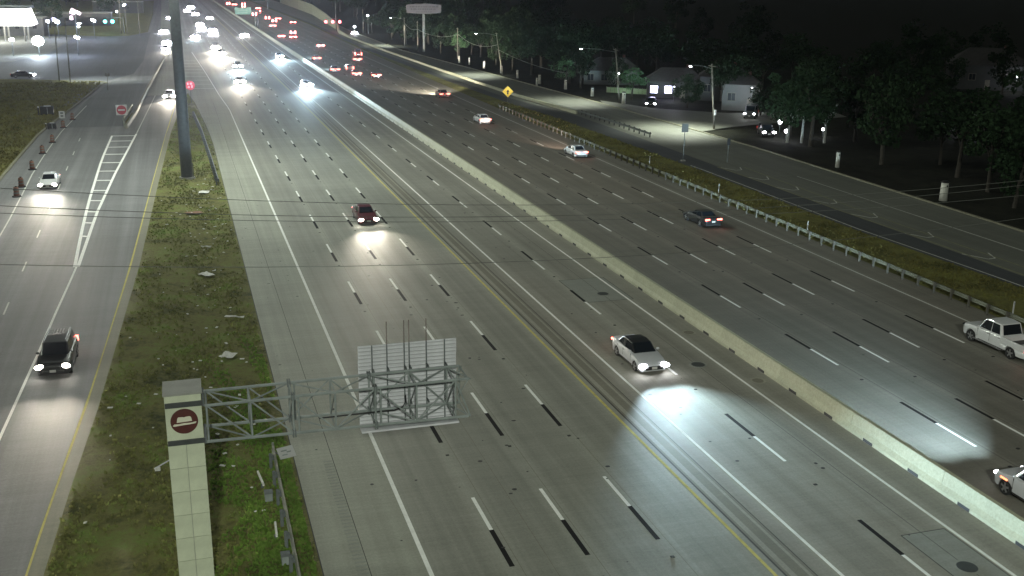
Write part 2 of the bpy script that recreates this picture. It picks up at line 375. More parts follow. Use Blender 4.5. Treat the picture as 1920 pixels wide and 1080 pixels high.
# ------------------------------------------------------------------ painted lines
def line(name, tab, w, m, y0, y1, parent, z=0.006, step=12):
    mb = MB(); y = y0; st = []
    while y < y1 - 1: st.append(y); y += step
    st.append(y1)
    f = tab if callable(tab) else fx(tab)
    for a, b in zip(st, st[1:]): mb.poly([(f(a) - w / 2, a, z), (f(a) + w / 2, a, z), (f(b) + w / 2, b, z), (f(b) - w / 2, b, z)])
    return mb.build(name, m, parent)
def pline(name, pts, w, m, parent, z=0.006):
    mb = MB()
    for (x0, y0), (x1, y1) in zip(pts, pts[1:]):
        d = Vector((x1 - x0, y1 - y0, 0)).normalized(); q = Vector((-d.y, d.x, 0)) * w / 2
        a, b = Vector((x0, y0, z)), Vector((x1, y1, z)); mb.poly([a - q, b - q, b + q, a + q])
    return mb.build(name, m, parent)
line('edge_line', L1, 0.19, M_WHITE, 20, 330, freeway, step=6)
line('edge_line', along(21.36), 0.15, M_YELLOW, 20, 600, freeway)
line('edge_line', along(23.92), 0.16, M_WHITE, 20, 700, express)
line('edge_line', along(30.6), 0.16, M_WHITE, 20, 700, express)
line('edge_line', along(33.62), 0.16, M_YELLOW, 20, 700, outbound)
line('edge_line', along(51.56), 0.15, M_WHITE2, 20, 330, outbound)
line('tar_seam', along(21.75), 0.09, M_JOINT, 20, 400, freeway, z=0.004)
line('kerb_band', along(22.05), 0.26, M_BUF2, 20, 500, freeway, z=0.004)
line('kerb_band', along(22.72), 0.14, M_BUF2, 20, 500, freeway, z=0.004)
line('tar_seam', along(22.95), 0.05, M_JOINT, 20, 400, freeway, z=0.0045)
line('tar_seam', along(5.9), 0.035, M_JOINT, 20, 200, freeway, z=0.004)
for xs in (11.78, 14.98, 18.35, 13.05): line('tar_seam', along(xs), 0.03, M_BUF, 20, 170, freeway, z=0.004)
for xs in (37.95, 41.4, 45.0, 48.5): line('tar_seam', along(xs), 0.035, M_JOINT, 20, 150, outbound, z=0.004)
line('tar_seam', along(29.2), 0.03, M_JOINT, 20, 110, express, z=0.004)
wd = MB().poly([(-.085, -3.05, 0), (.085, -3.05, 0), (.085, 0, 0), (-.085, 0, 0)]).mesh('white_dash', M_WHITE)
wd2 = MB().poly([(-.08, -3.05, 0), (.08, -3.05, 0), (.08, 0, 0), (-.08, 0, 0)]).mesh('dim_white_dash', M_WHITE2)
bd = MB().poly([(-.11, -3.05, 0), (.11, -3.05, 0), (.11, 0, 0), (-.11, 0, 0)]).mesh('black_dash', M_BLACKP)
stud = MB().box((0, 0, .012), (.16, .13, .025)).mesh('road_stud', M_BLACK)
for x, s, par, flip in ((11.45, 41.97, freeway, 0), (14.7, 41.95, freeway, 0), (18.02, 42.3, freeway, 0), (27.27, 59.67, express, 1),
                        (37.64, 58.5, outbound, 1), (41.03, 58.1, outbound, 1), (44.67, 59.93, outbound, 1), (48.16, 59.9, outbound, 1)):
    for k in range(-2, 31):
        y = s + 12.192 * k
        if y > 420: continue
        X = x + sh(y) * 1.0
        o1 = link('lane_dash', wd2 if x > 34 and y > 150 else wd, par, (X, y - (3.05 if flip else 0), .006), -0.002 if y > 200 else 0)
        if y < 330: link('contrast_dash', bd, par, (X, y - (0 if flip else 3.05), .006), -0.002 if y > 200 else 0)
        if y < 130: link('road_stud', stud, par, (X + random.uniform(-.05, .05), y + (3.6 if flip else -7.6) + random.uniform(-.3, .3), 0))
# rumble grooves on the shoulder
mb = MB(); y = 37.0
while y < 47.5:
    mb.box((5.62 + random.uniform(-.02, .02), y, .004), (.44, .10, .008)); y += 0.30
o = mb.build('rumble_strip', M_PATCH, freeway); o['kind'] = 'stuff'
# repair patches and manholes in the express lanes
for x0, y0, x1, y1 in ((27.3, 68.6, 31.0, 74.6), (28.2, 29.2, 30.4, 33.6)):
    MB().poly([(x0, y0, .003), (x1, y0, .003), (x1, y1, .003), (x0, y1, .003)]).build('repair_patch', M_PATCH, express)
    for q in (((x0, y0), (x1, y0)), ((x0, y1), (x1, y1)), ((x0, y0), (x0, y1)), ((x1, y0), (x1, y1))): pline('tar_seam', q, 0.05, M_JOINT, express, .005)
for x, y, r in ((29.3, 70.4, .42), (29.3, 54.8, .42), (31.5, 60.5, .34), (31.5, 51.4, .34), (29.2, 30.7, .42)):
    mc = MB().tube([(x, y, .0), (x, y, .02)], r, 20).build('manhole_cover', M_DARK if r > .4 else M_BUF, express)
    MB().tube([(x, y, .0), (x, y, .012)], r + .14, 20).build('manhole_rim', M_PATCH if r > .4 else M_BUF2, mc)

# ramp and frontage markings on the left
Y0L = [(20, -7.9), (40.7, -7.1), (51, -6.5), (62.4, -5.8), (87, -4.72), (119, -3.65), (163, -2.1), (204, -0.5), (214, 0)]
line('edge_line', Y0L, 0.15, M_YELLOW, 20, 214, frontage, z=-.014, step=8)
W0 = [(20, -11.2), (54.7, -9.95), (67, -9.5), (77.4, -9.2), (88.3, -8.8)]
line('edge_line', W0, 0.16, M_WHITE, 20, 89, frontage, z=-.014, step=8)
GL = [(88.3, -8.95), (100, -9.3), (114, -9.6), (141, -9.8), (162, -9.55)]; GR = [(88.3, -8.7), (108.6, -8.5), (131, -7.75), (162.5, -6.3), (233, -3.5), (300, -0.6)]
line('gore_line', GL, 0.27, M_WHITE, 88.3, 162, frontage, z=-.012, step=7)
line('gore_line', GR, 0.27, M_WHITE, 88.3, 163, frontage, z=-.012, step=7)
line('gore_line', GR, 0.14, M_WHITE2, 163, 300, frontage, z=-.012, step=7)
for y in (99, 104.5, 109.5, 115, 120.5, 126.5, 132.5, 138.5, 145, 151, 156.5, 161.5):
    a, b = interp(GL, y), interp(GR, y); pline('gore_bar', [(a + .1, y + .15), (b - .1, y - .15)], 0.42, M_WHITE, frontage, -.010)
for y in (66, 78, 89.5, 101, 113, 124, 135.5, 147, 159): pline('lane_dash', [(-12.75 - (y - 88) * .013, y - 1.5), (-12.75 - (y - 85) * .013, y + 1.5)], 0.11, M_WHITE2, frontage, -.013)
line('edge_line', [(60, -15.8), (102, -16.1), (112, -16.3), (136, -17.0), (165, -16.9), (200, -15.5)], 0.13, M_WHITE2, 60, 200, frontage, z=-.013)
for i in range(9):                                             # faded bars where the exit ramp leaves the freeway
    y = 226 + i * 9; pline('gore_bar', [(0.9 - i * .12, y), (interp(L1, y) - .25, y - 1)], 0.7, M_WHITE2, freeway, .005)
# turn lane on the right frontage road: two lines tied by hooks
kline = [(20, 64.3), (66, 64.4), (79, 64.5), (92, 64.1), (110, 64.3), (118, 64.0)]; k2 = [(20, 66.3), (68, 66.3), (83, 66.1), (96, 66.4), (109, 66.9), (117, 67.2)]
fr = bpy.data.objects['frontage_road_right']
line('turn_lane_line', kline, 0.16, M_YELLOW2, 20, 118, fr, step=8); line('turn_lane_line', k2, 0.14, M_YELLOW2, 20, 117, fr, step=8)
for y in (72, 80, 88.5, 95.5, 103, 109.5, 116): pline('turn_lane_hook', [(66.7, y + 1.2), (66.0, y - .5), (65.2, y - .6), (64.2, y + 1.5)], 0.13, M_WHITE2, fr, .006)
line('lane_line', [(20, 70.2), (110, 70.4), (170, 70.3)], 0.12, M_WHITE2, 20, 110, fr, step=10)
line('edge_line', [(20, 60.0 + 1.9), (63, 62.0), (84, 61.0), (113, 61.3), (165, 60.7)], 0.12, M_WHITE2, 20, 120, fr, step=8)

# ------------------------------------------------------------------ central concrete barrier
bar = thing('concrete_barrier', 'long pale concrete barrier with drain slots between express lanes and outbound lanes', 'barrier', (0, 0, 0))
def barrier_seg():
    prof = [(-.40, .10), (-.40, .16), (-.20, .36), (-.115, .98), (.115, .98), (.20, .36), (.40, .16), (.40, .10)]
    mb = MB(); Lh = 3.575; n = len(prof)
    for ya, yb in ((-Lh + .012, Lh - .012),):
        a = [(x, ya, z) for x, z in prof]; b = [(x, yb, z) for x, z in prof]
        for k in range(n): mb.poly([a[k], a[(k + 1) % n], b[(k + 1) % n], b[k]])
        mb.poly(list(reversed(a))); mb.poly(b)
    for y0, y1 in ((-Lh + .012, -2.1), (-1.5, 1.5), (2.1, Lh - .012)): mb.box((0, (y0 + y1) / 2, .05), (.80, y1 - y0, .10))
    return mb.mesh('segment', M_BARR)
shade_block = MB().box((0, 0, .07), (.79, .78, .135)).box((-.397, 0, .085), (.02, .78, .16)).mesh('slot_shade', M_BLACK); bseg = barrier_seg(); y = 31.3 - 1.8 - 7.15 * 1  # black blocks fill the slots, standing in for the shade inside
while y < 420:
    sg_ = link('segment', bseg, bar, (32.85 + sh(y), y + 3.575, 0), -0.002 if y > 200 else random.uniform(-.0008, .0008)); 
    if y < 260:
        for dy in (-1.8, 1.8): link('slot_shade', shade_block, sg_, (0, dy, 0))
    y += 7.15
mb = MB()
for a, b in ((y, 520), (520, 700), (700, 1000)): mb.box((32.85 + sh((a + b) / 2), (a + b) / 2, .49), (.45, b - a, .98), Matrix.Rotation(0.002, 3, 'Z'))
mb.build('far_run', M_BARR, bar)

# ------------------------------------------------------------------ guardrails
def guardrail(name, label, pts, m_rail, m_post, spacing=1.905, zt=0.78, post_off=0.16):
    """pts: (x, y) polyline"""
    t = thing(name, label, 'guardrail', (pts[0][0], pts[0][1], 0))
    o = Vector((pts[0][0], pts[0][1], 0)); P = [Vector((x, y, 0)) - o for x, y in pts]
    prof = [(-.03, 0), (.04, -.05), (.04, -.10), (-.02, -.155), (.04, -.21), (.04, -.26), (-.03, -.31)]
    mb = MB()
    for a, b in zip(P, P[1:]):
        d = (b - a).normalized(); q = Vector((d.y, -d.x, 0))
        for s in (0, -.045):
            for (u0, v0), (u1, v1) in zip(prof, prof[1:]):
                mb.poly([a + q * (u0 + s) + Vector((0, 0, zt + v0)), b + q * (u0 + s) + Vector((0, 0, zt + v0)), b + q * (u1 + s) + Vector((0, 0, zt + v1)), a + q * (u1 + s) + Vector((0, 0, zt + v1))])
    for p, qd in ((P[0], P[0] - P[1]), (P[-1], P[-1] - P[-2])):
        mb.box(p + Vector((0, 0, zt - .155)), (.14, .10, .36), Matrix.Rotation(math.atan2(qd.y, qd.x), 3, 'Z'))
    mb.build('rail', m_rail, t)
    pm = MB().box((0, 0, zt / 2 + .02), (.12, .14, zt + .04)).mesh('post', m_post); bm_ = MB().box((0, 0, zt - .155), (.12, .10, .26)).mesh('spacer', m_post)
    s = 0.3; 
    for a, b in zip(P, P[1:]):
        Ld = (b - a).length; d = (b - a).normalized(); q = Vector((d.y, -d.x, 0)); rz = math.atan2(d.y, d.x)
        while s < Ld:
            p = a + d * s - q * (post_off + .06); pp = link('post', pm, t, p, rz); link('spacer', bm_, pp, (q * .115).to_tuple() if False else Matrix.Rotation(-rz, 3, 'Z') @ (q * .13)); s += spacing
        s -= Ld
    return t
guardrail('guardrail', 'long steel guardrail along the grass strip beside outbound lanes', [(54.1, 20), (54.1, 100), (54.15, 150), (54.3, 182)], M_RAIL, M_POST)
guardrail('guardrail', 'short dark guardrail between slip lane and right frontage road', [(66.0, 143), (65.9, 155), (65.3, 171)], M_STEELD, M_BLACK, post_off=-.25)
guardrail('guardrail', 'near guardrail at the edge of the median grass by the sign column', [(3.05, 28), (3.1, 37), (3.15, 48.6)], M_RAIL, M_STEELD, post_off=.16)
guardrail('guardrail', 'guardrail along grass under the tall pole at shoulder edge', [(3.55, 120), (3.35, 135), (2.9, 160), (2.2, 182)], M_STEELD, M_STEELD, post_off=.16)
# gore wall between frontage road and ramp, splitting at its nose
gw = thing('gore_barrier', 'pale low barrier with open nose between ramp and left frontage road', 'barrier', (-7.9, 169, 0))
def wallrun(pts, w, h, parent, name, m, o=(0, 0)):
    mb = MB()
    for (x0, y0), (x1, y1) in zip(pts, pts[1:]):
        d = Vector((x1 - x0, y1 - y0, 0)); L = d.length; a = math.atan2(d.y, d.x)
        mb.box(((x0 + x1) / 2 - o[0], (y0 + y1) / 2 - o[1], h / 2 - .03), (L, w, h), Matrix.Rotation(a, 3, 'Z'))
    return mb.build(name, m, parent)
wallrun([(-7.8, 169.2), (-6.9, 187), (-5.9, 222), (-4.6, 258), (-2.9, 306)], .3, .62, gw, 'wall', M_KERB, (-7.9, 169))
wallrun([(-8.05, 169.3), (-8.5, 176), (-7.75, 195)], .22, .75, gw, 'wall', M_RAIL, (-7.9, 169))
MB().poly([(-.02, .3, .02), (.8, 14, .02), (.3, 20, .02), (-.4, 8, .02)]).build('gore_soil', M_VERGE, gw)
# retaining wall climbing on the right, and low wall beside the slip lane
rw = thing('retaining_wall', 'pale concrete retaining wall climbing beside the far outbound lanes', 'wall', (61, 417, 0))
mb = MB(); W = [(61.0, 400, .7), (61.5, 425, 1.4), (64.5, 450, 2.6), (69, 520, 4.2), (75, 620, 5.5), (80, 860, 7)]
for (x0, y0, h0), (x1, y1, h1) in zip(W, W[1:]):
    p = [Vector((x - 61, y - 417, z)) for x, y, z in ((x0, y0, -.05), (x1, y1, -.05), (x1, y1, h1), (x0, y0, h0), (x0 + .5, y0, -.05), (x1 + .5, y1, -.05), (x1 + .5, y1, h1), (x0 + .5, y0, h0))]
    for q in ((0, 1, 2, 3), (5, 4, 7, 6), (3, 2, 6, 7)): mb.poly([p[k] for k in q])
mb.build('wall', M_BARR, rw)
lw = thing('low_wall', 'low concrete wall with greenish nose beside the slip lane', 'wall', (64.8, 171, 0))
wallrun([(65.2, 171.5), (63.2, 198), (61.9, 250), (61.0, 330), (61.2, 400)], .35, .55, lw, 'wall', M_BARR, (64.8, 171))

# ------------------------------------------------------------------ sign column, truss and sign
sc_ = thing('sign_column', 'square pale panelled column with maroon hat medallion in the median grass', 'column', (-0.68, 38.75, 0))
MB().box((0, .02, 3.95), (1.18, 1.26, 7.86)).build('core', M_CAPC, sc_)
bevel(MB().box((0, 0.0, 7.93), (1.40, 1.46, .07)).build('cap', M_CAPC, sc_), .01)
pf = MB().box((0, 0, 0), (.640, .035, .955)).mesh('panel', M_CLAD); pside = MB().box((0, 0, 0), (.035, .66, .955)).mesh('panel', M_CLAD)
for r in range(6):
    z = 5.45 - .975 * r
    for s in (-1, 1):
        link('panel', pf, sc_, (s * .329, -.655, z)); link('panel', pside, sc_, (s * .60 + s * .018, .36 * -1 + .03, z)); link('panel', pside, sc_, (s * .60 + s * .018, .36, z))
upf = MB().box((0, 0, 0), (1.30, .035, 1.92)).mesh('upper_panel', M_CLAD); ups = MB().box((0, 0, 0), (.035, 1.36, 1.92)).mesh('upper_panel', M_CLAD)
link('upper_panel', upf, sc_, (0, -.655, 6.92))
for s in (-1, 1): link('upper_panel', ups, sc_, (s * .632, .02, 6.92))
for z in (7.52, 6.02):
    bevel(MB().box((.03, -.70, z), (1.34, .06, .20)).build('clamp', M_DARK, sc_), .01)
    MB().box((.72, -.1, z), (.10, 1.25, .26)).build('clamp_plate', M_STEELD, sc_)
med = MB().tube([(0, -.66, 6.86), (0, -.715, 6.86)], .49, 40).build('medallion', M_MAROON, sc_)
def extr(pts, y0, y1):
    mb = MB(); a = [(x, y0, z) for x, z in pts]; b = [(x, y1, z) for x, z in pts]; n = len(pts)
    mb.poly(a); mb.poly(list(reversed(b)))
    for k in range(n): mb.poly([a[k], b[k], b[(k + 1) % n], a[(k + 1) % n]])
    return mb
cz = 6.86
extr([(x, cz + z) for x, z in ((-.27, -.02), (-.24, .14), (-.20, .185), (-.05, .18), (.0, .165), (.06, .185), (.20, .195), (.25, .15), (.275, .0))], -.738, -.712).build('hat_crown', M_CREAM, med)
extr([(x, cz + z) for x, z in ((-.42, -.14), (-.36, -.075), (-.20, -.085), (.0, -.06), (.22, -.07), (.40, -.04), (.43, -.05), (.40, -.10), (.2, -.125), (.0, -.135), (-.2, -.15), (-.36, -.165))], -.740, -.712).build('hat_brim', M_CREAM, med)

tr = thing('sign_truss', 'grey steel box truss arm reaching from the column over the left lanes', 'truss', (0.08, 38.0, 7.0))
NX = [0.06, 1.62, 3.15, 4.72, 6.25, 7.85, 9.4, 10.0]; YF, YB, ZT, ZB = -.70, .75, .70, -.72
def bar_(name, a, b, r, m=M_STEEL): return MB().tube([a, b], r, 6).build(name, m, tr)
slope = lambda x: -.02 * x / 10
for y in (YF, YB):
    for z in (ZT, ZB): bar_('chord', (0.0, y, z), (9.92, y, z + (.02 if z > 0 else -.14)), .06)
for i, x in enumerate(NX[:-1]):
    x2 = NX[i + 1]; zb = ZB - .014 * x; zb2 = ZB - .014 * x2; e = i % 2
    for y in (YF, YB): bar_('strut', (x, y, zb), (x, y, ZT), .038)
    for z, zz in ((ZT, ZT), (zb, zb2)):
        bar_('strut', (x, YF, z), (x, YB, z), .032); bar_('brace', (x, YB if e == 0 else YF, z), (x2, YF if e == 0 else YB, zz), .034)
    for y, f in ((YF, 0), (YB, 1)): bar_('brace', (x, y, ZT if (e == f) or i < 2 else zb), (x2, y, zb2 if (e == f) or i < 2 else ZT), .034)
    bar_('brace', (x, YF, ZT), (x, YB, zb), .022, M_STEELD)
bar_('brace', (9.92, YF, ZT), (9.92, YB, ZT), .035); bar_('brace', (9.92, YF, ZT), (9.45, YF, 0), .02); bar_('brace', (9.45, YF, 0), (9.92, YF, ZB - .14), .02)
bar_('strut', (9.92, YB, ZT), (9.92, YB, ZB - .14), .035)
for x in (3.15, 6.25):
    for y in (YF, YB):
        for z in (ZT, ZB - .014 * x):
            MB().box((x + .04, y, z), (.05, .26, .26)).build('flange', M_STEELD, tr); MB().box((x - .04, y, z), (.05, .26, .26)).build('flange', M_STEELD, tr)
    for y in (YF, YB): bar_('strut', (x + .2, y, ZB - .014 * x), (x + .2, y, ZT), .038)
MB().tube([(4.2, .2, -.66), (7.2, .35, -.72), (7.5, .3, -.60), (7.62, .28, -.35), (7.6, .25, -.1)], .035, 6).build('cable', M_BLACK, tr)

M_BROWN = mat('dull_red_panel', (0.135, 0.10, 0.09), 0.8, var=0.25, scale=2)
sg = thing('road_sign', 'back of a large ribbed aluminium road sign mounted on the truss end', 'sign', (8.0, 39.25, 7.05))
pl = MB().box((0, 0, 0), (4.0, .035, .297)).mesh('plank', M_ALU); rbm = MB().box((0, -.045, .075), (3.96, .06, .028)).box((0, -.045, -.075), (3.96, .06, .028)).mesh('rib', mat('rib_metal', (.40, .40, .42), .7, .05))
for k in range(11): link('rib', rbm, link('plank', pl, sg, (random.uniform(-.006, .006), random.uniform(-.003, .003), -1.70 + .155 + .309 * k)))
for x, top in ((6.55, 1.72), (7.15, 2.62), (7.85, 2.62), (8.05, 2.62), (8.75, 2.62), (9.5, 1.72)):
    MB().box((x - 8, -.075, 0), (.045, .07, 3.42)).build('sign_post', M_STEELD, sg)
    if top > 2: MB().box((x - 8, -.07, 2.18), (.032, .04, .95)).build('post_extension', M_BROWN, sg)
    for z in (ZT + .05, -.75): MB().box((x - 8, -.30, z), (.05, .40, .06)).build('bracket', M_STEELD, sg)
bevel(MB().box((0, -.30, -1.78), (4.0, .42, .08)).build('light_shelf', M_ALU, sg), .01)
# wooden post lying behind the column and a white rod
t = thing('fallen_rod', 'thin pale rod sticking out left behind the panelled column', 'rod', (-1.9, 48.5, .25))
MB().tube([(-.5, 0, -.05), (.8, .25, .5)], .035, 6).build('rod', M_ALU, t); MB().box((-.35, .05, -.1), (.25, .2, .12)).build('foot', M_PAPER, t)

# ------------------------------------------------------------------ tall pole
tp = thing('tall_pole', 'tall thick dark steel mast standing in the median grass', 'pole', (0.25, 125.4, 0))
MB().tube([(0, 0, 0), (0, 0, 12), (0, 0, 38)], [.66, .60, .40], 24).build('shaft', mat('pole_steel', (0.085, 0.095, 0.105), .55, .2, var=.2), tp, smooth=True)
MB().tube([(0, 0, -.05), (0, 0, .22)], [.92, .86], 24).build('base_collar', M_CAPC, tp)
MB().box((.72, -.3, .9), (.08, .10, 1.8)).build('conduit', M_STEELD, tp)
MB().tube([(0, 0, 37.2), (0, 0, 37.5)], 1.7, 20).build('lamp_ring', M_STEELD, tp)
for k in range(8):
    a = k * math.pi / 4; MB().box((math.cos(a) * 2.0, math.sin(a) * 2.0, 37.2), (.6, .6, .3)).build('lamp_head', M_STEELD, tp)
    lamp('mast_light', 'SPOT', (math.cos(a) * 2.0, math.sin(a) * 2.0, 36.9), 8600, (.93, 1.0, .88), tp, spot_size=R(172), spot_blend=.3, shadow_soft_size=.4)

# ------------------------------------------------------------------ power cables across the freeway
for lab, xc, z0, a in (('uppermost power cable crossing the whole freeway', 31.5, 12.37, .00157), ('second power cable from the top crossing the freeway', 28.5, 11.98, .0016),
                       ('third power cable from the top crossing the freeway', 33, 11.62, .0013), ('lowest lone power cable crossing the freeway', 25.5, 9.98, .00155)):
    mb = MB(); mb.tube([(x, 45 + (x - 20) * .02, z0 + a * (x - xc) ** 2) for x in range(-24, 78, 3)], .013, 5)
    tag(mb.build('power_cable', M_WIRE), lab, 'cable', 'power cables over the freeway')

# ------------------------------------------------------------------ signs and small roadside things
def flat_sign(name, label, loc, h0, h1, shape, face_m, rz=0, post_r=.05, group=None, back=None):
    t = thing(name, label, 'sign', loc, rz, group)
    MB().tube([(0, .06, -.05), (0, .06, h1 if shape != 'diamond' else h1 - .3)], post_r, 8).build('post', M_STEELD, t)
    c = (h0 + h1) / 2; r = (h1 - h0) / 2
    n = {'diamond': 4, 'octagon': 8, 'disc': 28}.get(shape)
    if n:
        rr = r if n != 8 else r / math.cos(math.pi / 8); a0 = math.pi / 2 if n != 8 else math.pi / 8
        pts = [(rr * math.cos(a0 + 2 * math.pi * k / n), c + rr * math.sin(a0 + 2 * math.pi * k / n)) for k in range(n)]
    else: w = shape; pts = [(-w, h0), (w, h0), (w, h1), (-w, h1)]
    p = extr(pts, -.02, .02).build('panel', face_m, t)
    return t, p, c, r
t, p, c, r = flat_sign('warning_sign', 'yellow diamond sign with black arrow by the slip lane', (59.1, 192, 0), .75, 2.85, 'diamond', M_SIGNY, R(-17))
extr([(-.12, c - .5), (.12, c - .5), (.12, c - .05), (.26, c - .05), (.02, c + .45), (-.26, c - .05), (-.12, c - .05)], -.035, -.022).build('arrow', M_BLACK, p)
t, p, c, r = flat_sign('entry_sign', 'white square sign with red disc and white bar at the gore nose', (-8.45, 172, 0), 1.65, 3.2, .80, M_SIGNW, 0)
d = MB().tube([(0, -.022, c), (0, -.035, c)], .70, 28).build('red_disc', M_SIGNR, p); MB().box((0, -.045, c), (.98, .014, .22)).build('white_bar', M_SIGNW, d)
t, p, c, r = flat_sign('red_sign', 'red round sign with painted-in glow and pale marks right of the tall pole', (2.1, 200, 0), 2.35, 4.0, 'disc', mat('glowing_red_sign', (.55, .03, .07), .4, emit=(1, .05, .13), es=.3), 0)  # emission stands in for light thrown back by the reflective face
for x, z, w, h in ((-.38, .28, .26, .42), (.16, .30, .40, .36), (-.26, -.30, .34, .32), (.30, -.22, .26, .5)): MB().box((x, -.03, c + z), (w, .016, h)).build('pale_mark', mat('sign_pink_glow', (.8, .35, .42), .5, emit=(1, .45, .55), es=.5), p)  # marks glow too, in place of light reflected off them
t, p, c, r = flat_sign('square_sign', 'grey back of a square sign on a thin post, frontage side', (61.7, 123, 0), 3.75, 4.85, .46, mat('sign_back', (.12, .125, .12), .6), 0)
MB().box((0, -.03, c), (.10, .02, .8)).build('stiffener', M_STEELD, p)
MB().box((0, .06, .08), (.5, .5, .18)).build('footing', M_CAPC, t)
t, p, c, r = flat_sign('small_sign', 'small dark sign at the kerb beside the dark lawn', (67.0, 121, 0), 2.2, 3.1, .22, M_BLACK, 0)
t, p, c, r = flat_sign('white_sign', 'small white sign with dark figures beside the drums', (-17.3, 176, 0), .9, 2.0, .42, M_SIGNW, 0)
for z in (.25, -.2): MB().box((0, -.03, c + z), (.4, .014, .26)).build('dark_mark', M_STEELD, p)
t = thing('knocked_panel', 'white marker panel hanging askew off the near guardrail end', 'panel', (3.72, 47.9, .55))
rot = Matrix.Rotation(R(18), 3, 'Z') @ Matrix.Rotation(R(38), 3, 'X')
MB().box((0, 0, 0), (.82, .62, .03), rot).build('board', M_SIGNW, t)
for k, (x, y, w) in enumerate(((-.1, .1, .30), (.12, .0, .22), (-.12, -.12, .26))): MB().box(rot @ Vector((x, y, .022)), (w, .06, .012), rot).build('stripe', M_STEEL, t)
MB().tube([(-.35, .1, -.15), (-.62, .2, .12)], .03, 6).build('arm', M_STEELD, t)
# loose rails and posts of the damaged barrier beside the guardrail
for (x, y, l, rz, lab) in ((2.35, 46.2, 1.5, 6, 'loose white rail lying on grass beside the upper guardrail'), (2.6, 41.2, 1.2, -2, 'short white post piece lying in grass beside the lower guardrail')):
    t = thing('loose_rail', lab, 'debris', (x, y, .18), R(rz)); MB().box((0, 0, 0), (.09, l, .09)).build('rail', M_PAPER, t); MB().box((-.03, -l / 2 + .1, -.1), (.14, .14, .2)).build('bracket', M_STEELD, t)
for (x, y, lab) in ((2.55, 44.2, 'upper grey steel box beside near guardrail posts'), (2.75, 38.6, 'lower grey steel box beside near guardrail posts')):
    t = thing('steel_box', lab, 'box', (x, y, .15)); bevel(MB().box((0, 0, .1), (.34, .4, .4)).build('body', M_STEEL, t), .02); MB().box((0, -.02, .31), (.38, .44, .03)).build('lid', M_STEELD, t)

# litter in the median
def paper(loc, w, h, label, curl=.12):
    mb = MB(); n = 4; g = [[(w * (i / n - .5), h * (j / n - .5), .05 + curl * random.random()) for j in range(n + 1)] for i in range(n + 1)]
    for i in range(n):
        for j in range(n): mb.poly([g[i][j], g[i + 1][j], g[i + 1][j + 1], g[i][j + 1]])
    o = mb.build('litter', M_PAPER, None, False, (loc[0], loc[1], med_z(*loc) + .06)); o.rotation_euler.z = random.uniform(-.6, .6); return tag(o, label, 'litter', 'litter in the median grass')
paper((1.85, 116.5), 1.1, 1.6, 'white paper sheet lying near the tall pole base')
paper((1.05, 83), .75, 1.3, 'crumpled white sheet halfway down the median grass')
o = paper((2.55, 71.4), 1.35, .28, 'long curled white strip at grass edge by the shoulder')
paper((1.75, 63.6), .85, .9, 'greyish crumpled bag in the reddish grass patch'); paper((1.3, 92), .9, .3, 'thin pale scrap in dark grass above the crumpled sheet')
for x, y, lab in ((0.6, 106, 'reddish flattened cardboard in upper median grass'),): 
    o = paper((x, y), 1.6, 1.0, lab); o.data.materials[0] = mat('cardboard', (.22, .12, .08), .9, var=.3)
sm = MB(); rnd = random.Random(3)
for _ in range(150):
    y = rnd.uniform(42, 130); x = rnd.uniform(interp(K0, y) + .5, interp(L0, y) - .2); x = x * .4 + 2.2 * .6 if rnd.random() < .6 else x; s = rnd.uniform(.05, .16)
    sm.box((x, y, med_z(x, y) + .1), (s, s * rnd.uniform(.5, 2), .03), Matrix.Rotation(rnd.uniform(0, 3), 3, 'Z'))
tag(sm.build('litter', M_PAPER), 'small white scraps strewn through the median grass', 'litter', kind='stuff')
sm = MB()
for _ in range(120):
    x = rnd.choice([11.4, 13, 14.7, 16.3, 18, 5, 7, 9.5, 25, 27, 29, 40, 42, 45]) + rnd.uniform(-.6, .6); y = rnd.uniform(33, 110); s = rnd.uniform(.04, .16)
    sm.ell((x, y, .006), (s, s * rnd.uniform(.5, 1.2), .007), 6, 3)
tag(sm.build('debris', M_BLACK), 'dark specks and scraps scattered over the lanes', 'debris', kind='stuff')

# grass tufts: far too many to count
def tufts(name, label, n, fpos, m, hmin, hmax, seed):
    rn = random.Random(seed); v = []; f = []
    for _ in range(n):
        p = fpos(rn)
        if p is None: continue
        x, y, z = p; h = rn.uniform(hmin, hmax); w = h * rn.uniform(.5, 1.1)
        for k in range(3):
            a = rn.uniform(0, math.pi); dx, dy = math.cos(a) * w / 2, math.sin(a) * w / 2; lx, ly = rn.uniform(-.6, .6) * h, rn.uniform(-.6, .6) * h
            i = len(v); v += [(x - dx, y - dy, z), (x + dx, y + dy, z), (x + lx + dx * .5, y + ly + dy * .5, z + h), (x + lx - dx * .5, y + ly - dy * .5, z + h * .8)]; f.append((i, i + 1, i + 2, i + 3))
    me = bpy.data.meshes.new(name); me.from_pydata(v, [], f); me.materials.append(m); me.update(); o = link(name, me); o['label'] = label; o['kind'] = 'stuff'; return o
def fmed(rn):
    y = 30 + 185 * rn.random() ** 1.7; x = rn.uniform(interp(K0, y) + .1, interp(L0, y) - .15)
    if math.sin(x * 1.3 + y * .23) + math.sin(y * .51 - x * .7) + rn.uniform(-1.4, 1.4) < -.2: return None
    return x, y, med_z(x, y) - .03
tufts('grass', 'rough patchy grass growing in the median', 26000, fmed, grass_mat('tuft_grass', (0.085, 0.10, 0.04), (0.22, 0.225, 0.08), (0.21, 0.32, 0.075), True), .07, .2, 5)
def flush(rn):
    y = 34 + 34 * rn.random() ** 1.6; x = interp(L0, y) - .25 - (3.6 + .9 * math.sin(y * .55) + .5 * math.sin(y * 1.7)) * rn.random() ** 1.9
    return (x, y, med_z(x, y) - .03) if math.sin(x * 2.3 + y * .4) + rn.uniform(-1, 1) > -.5 + max(0, (y - 48) / 9) else None
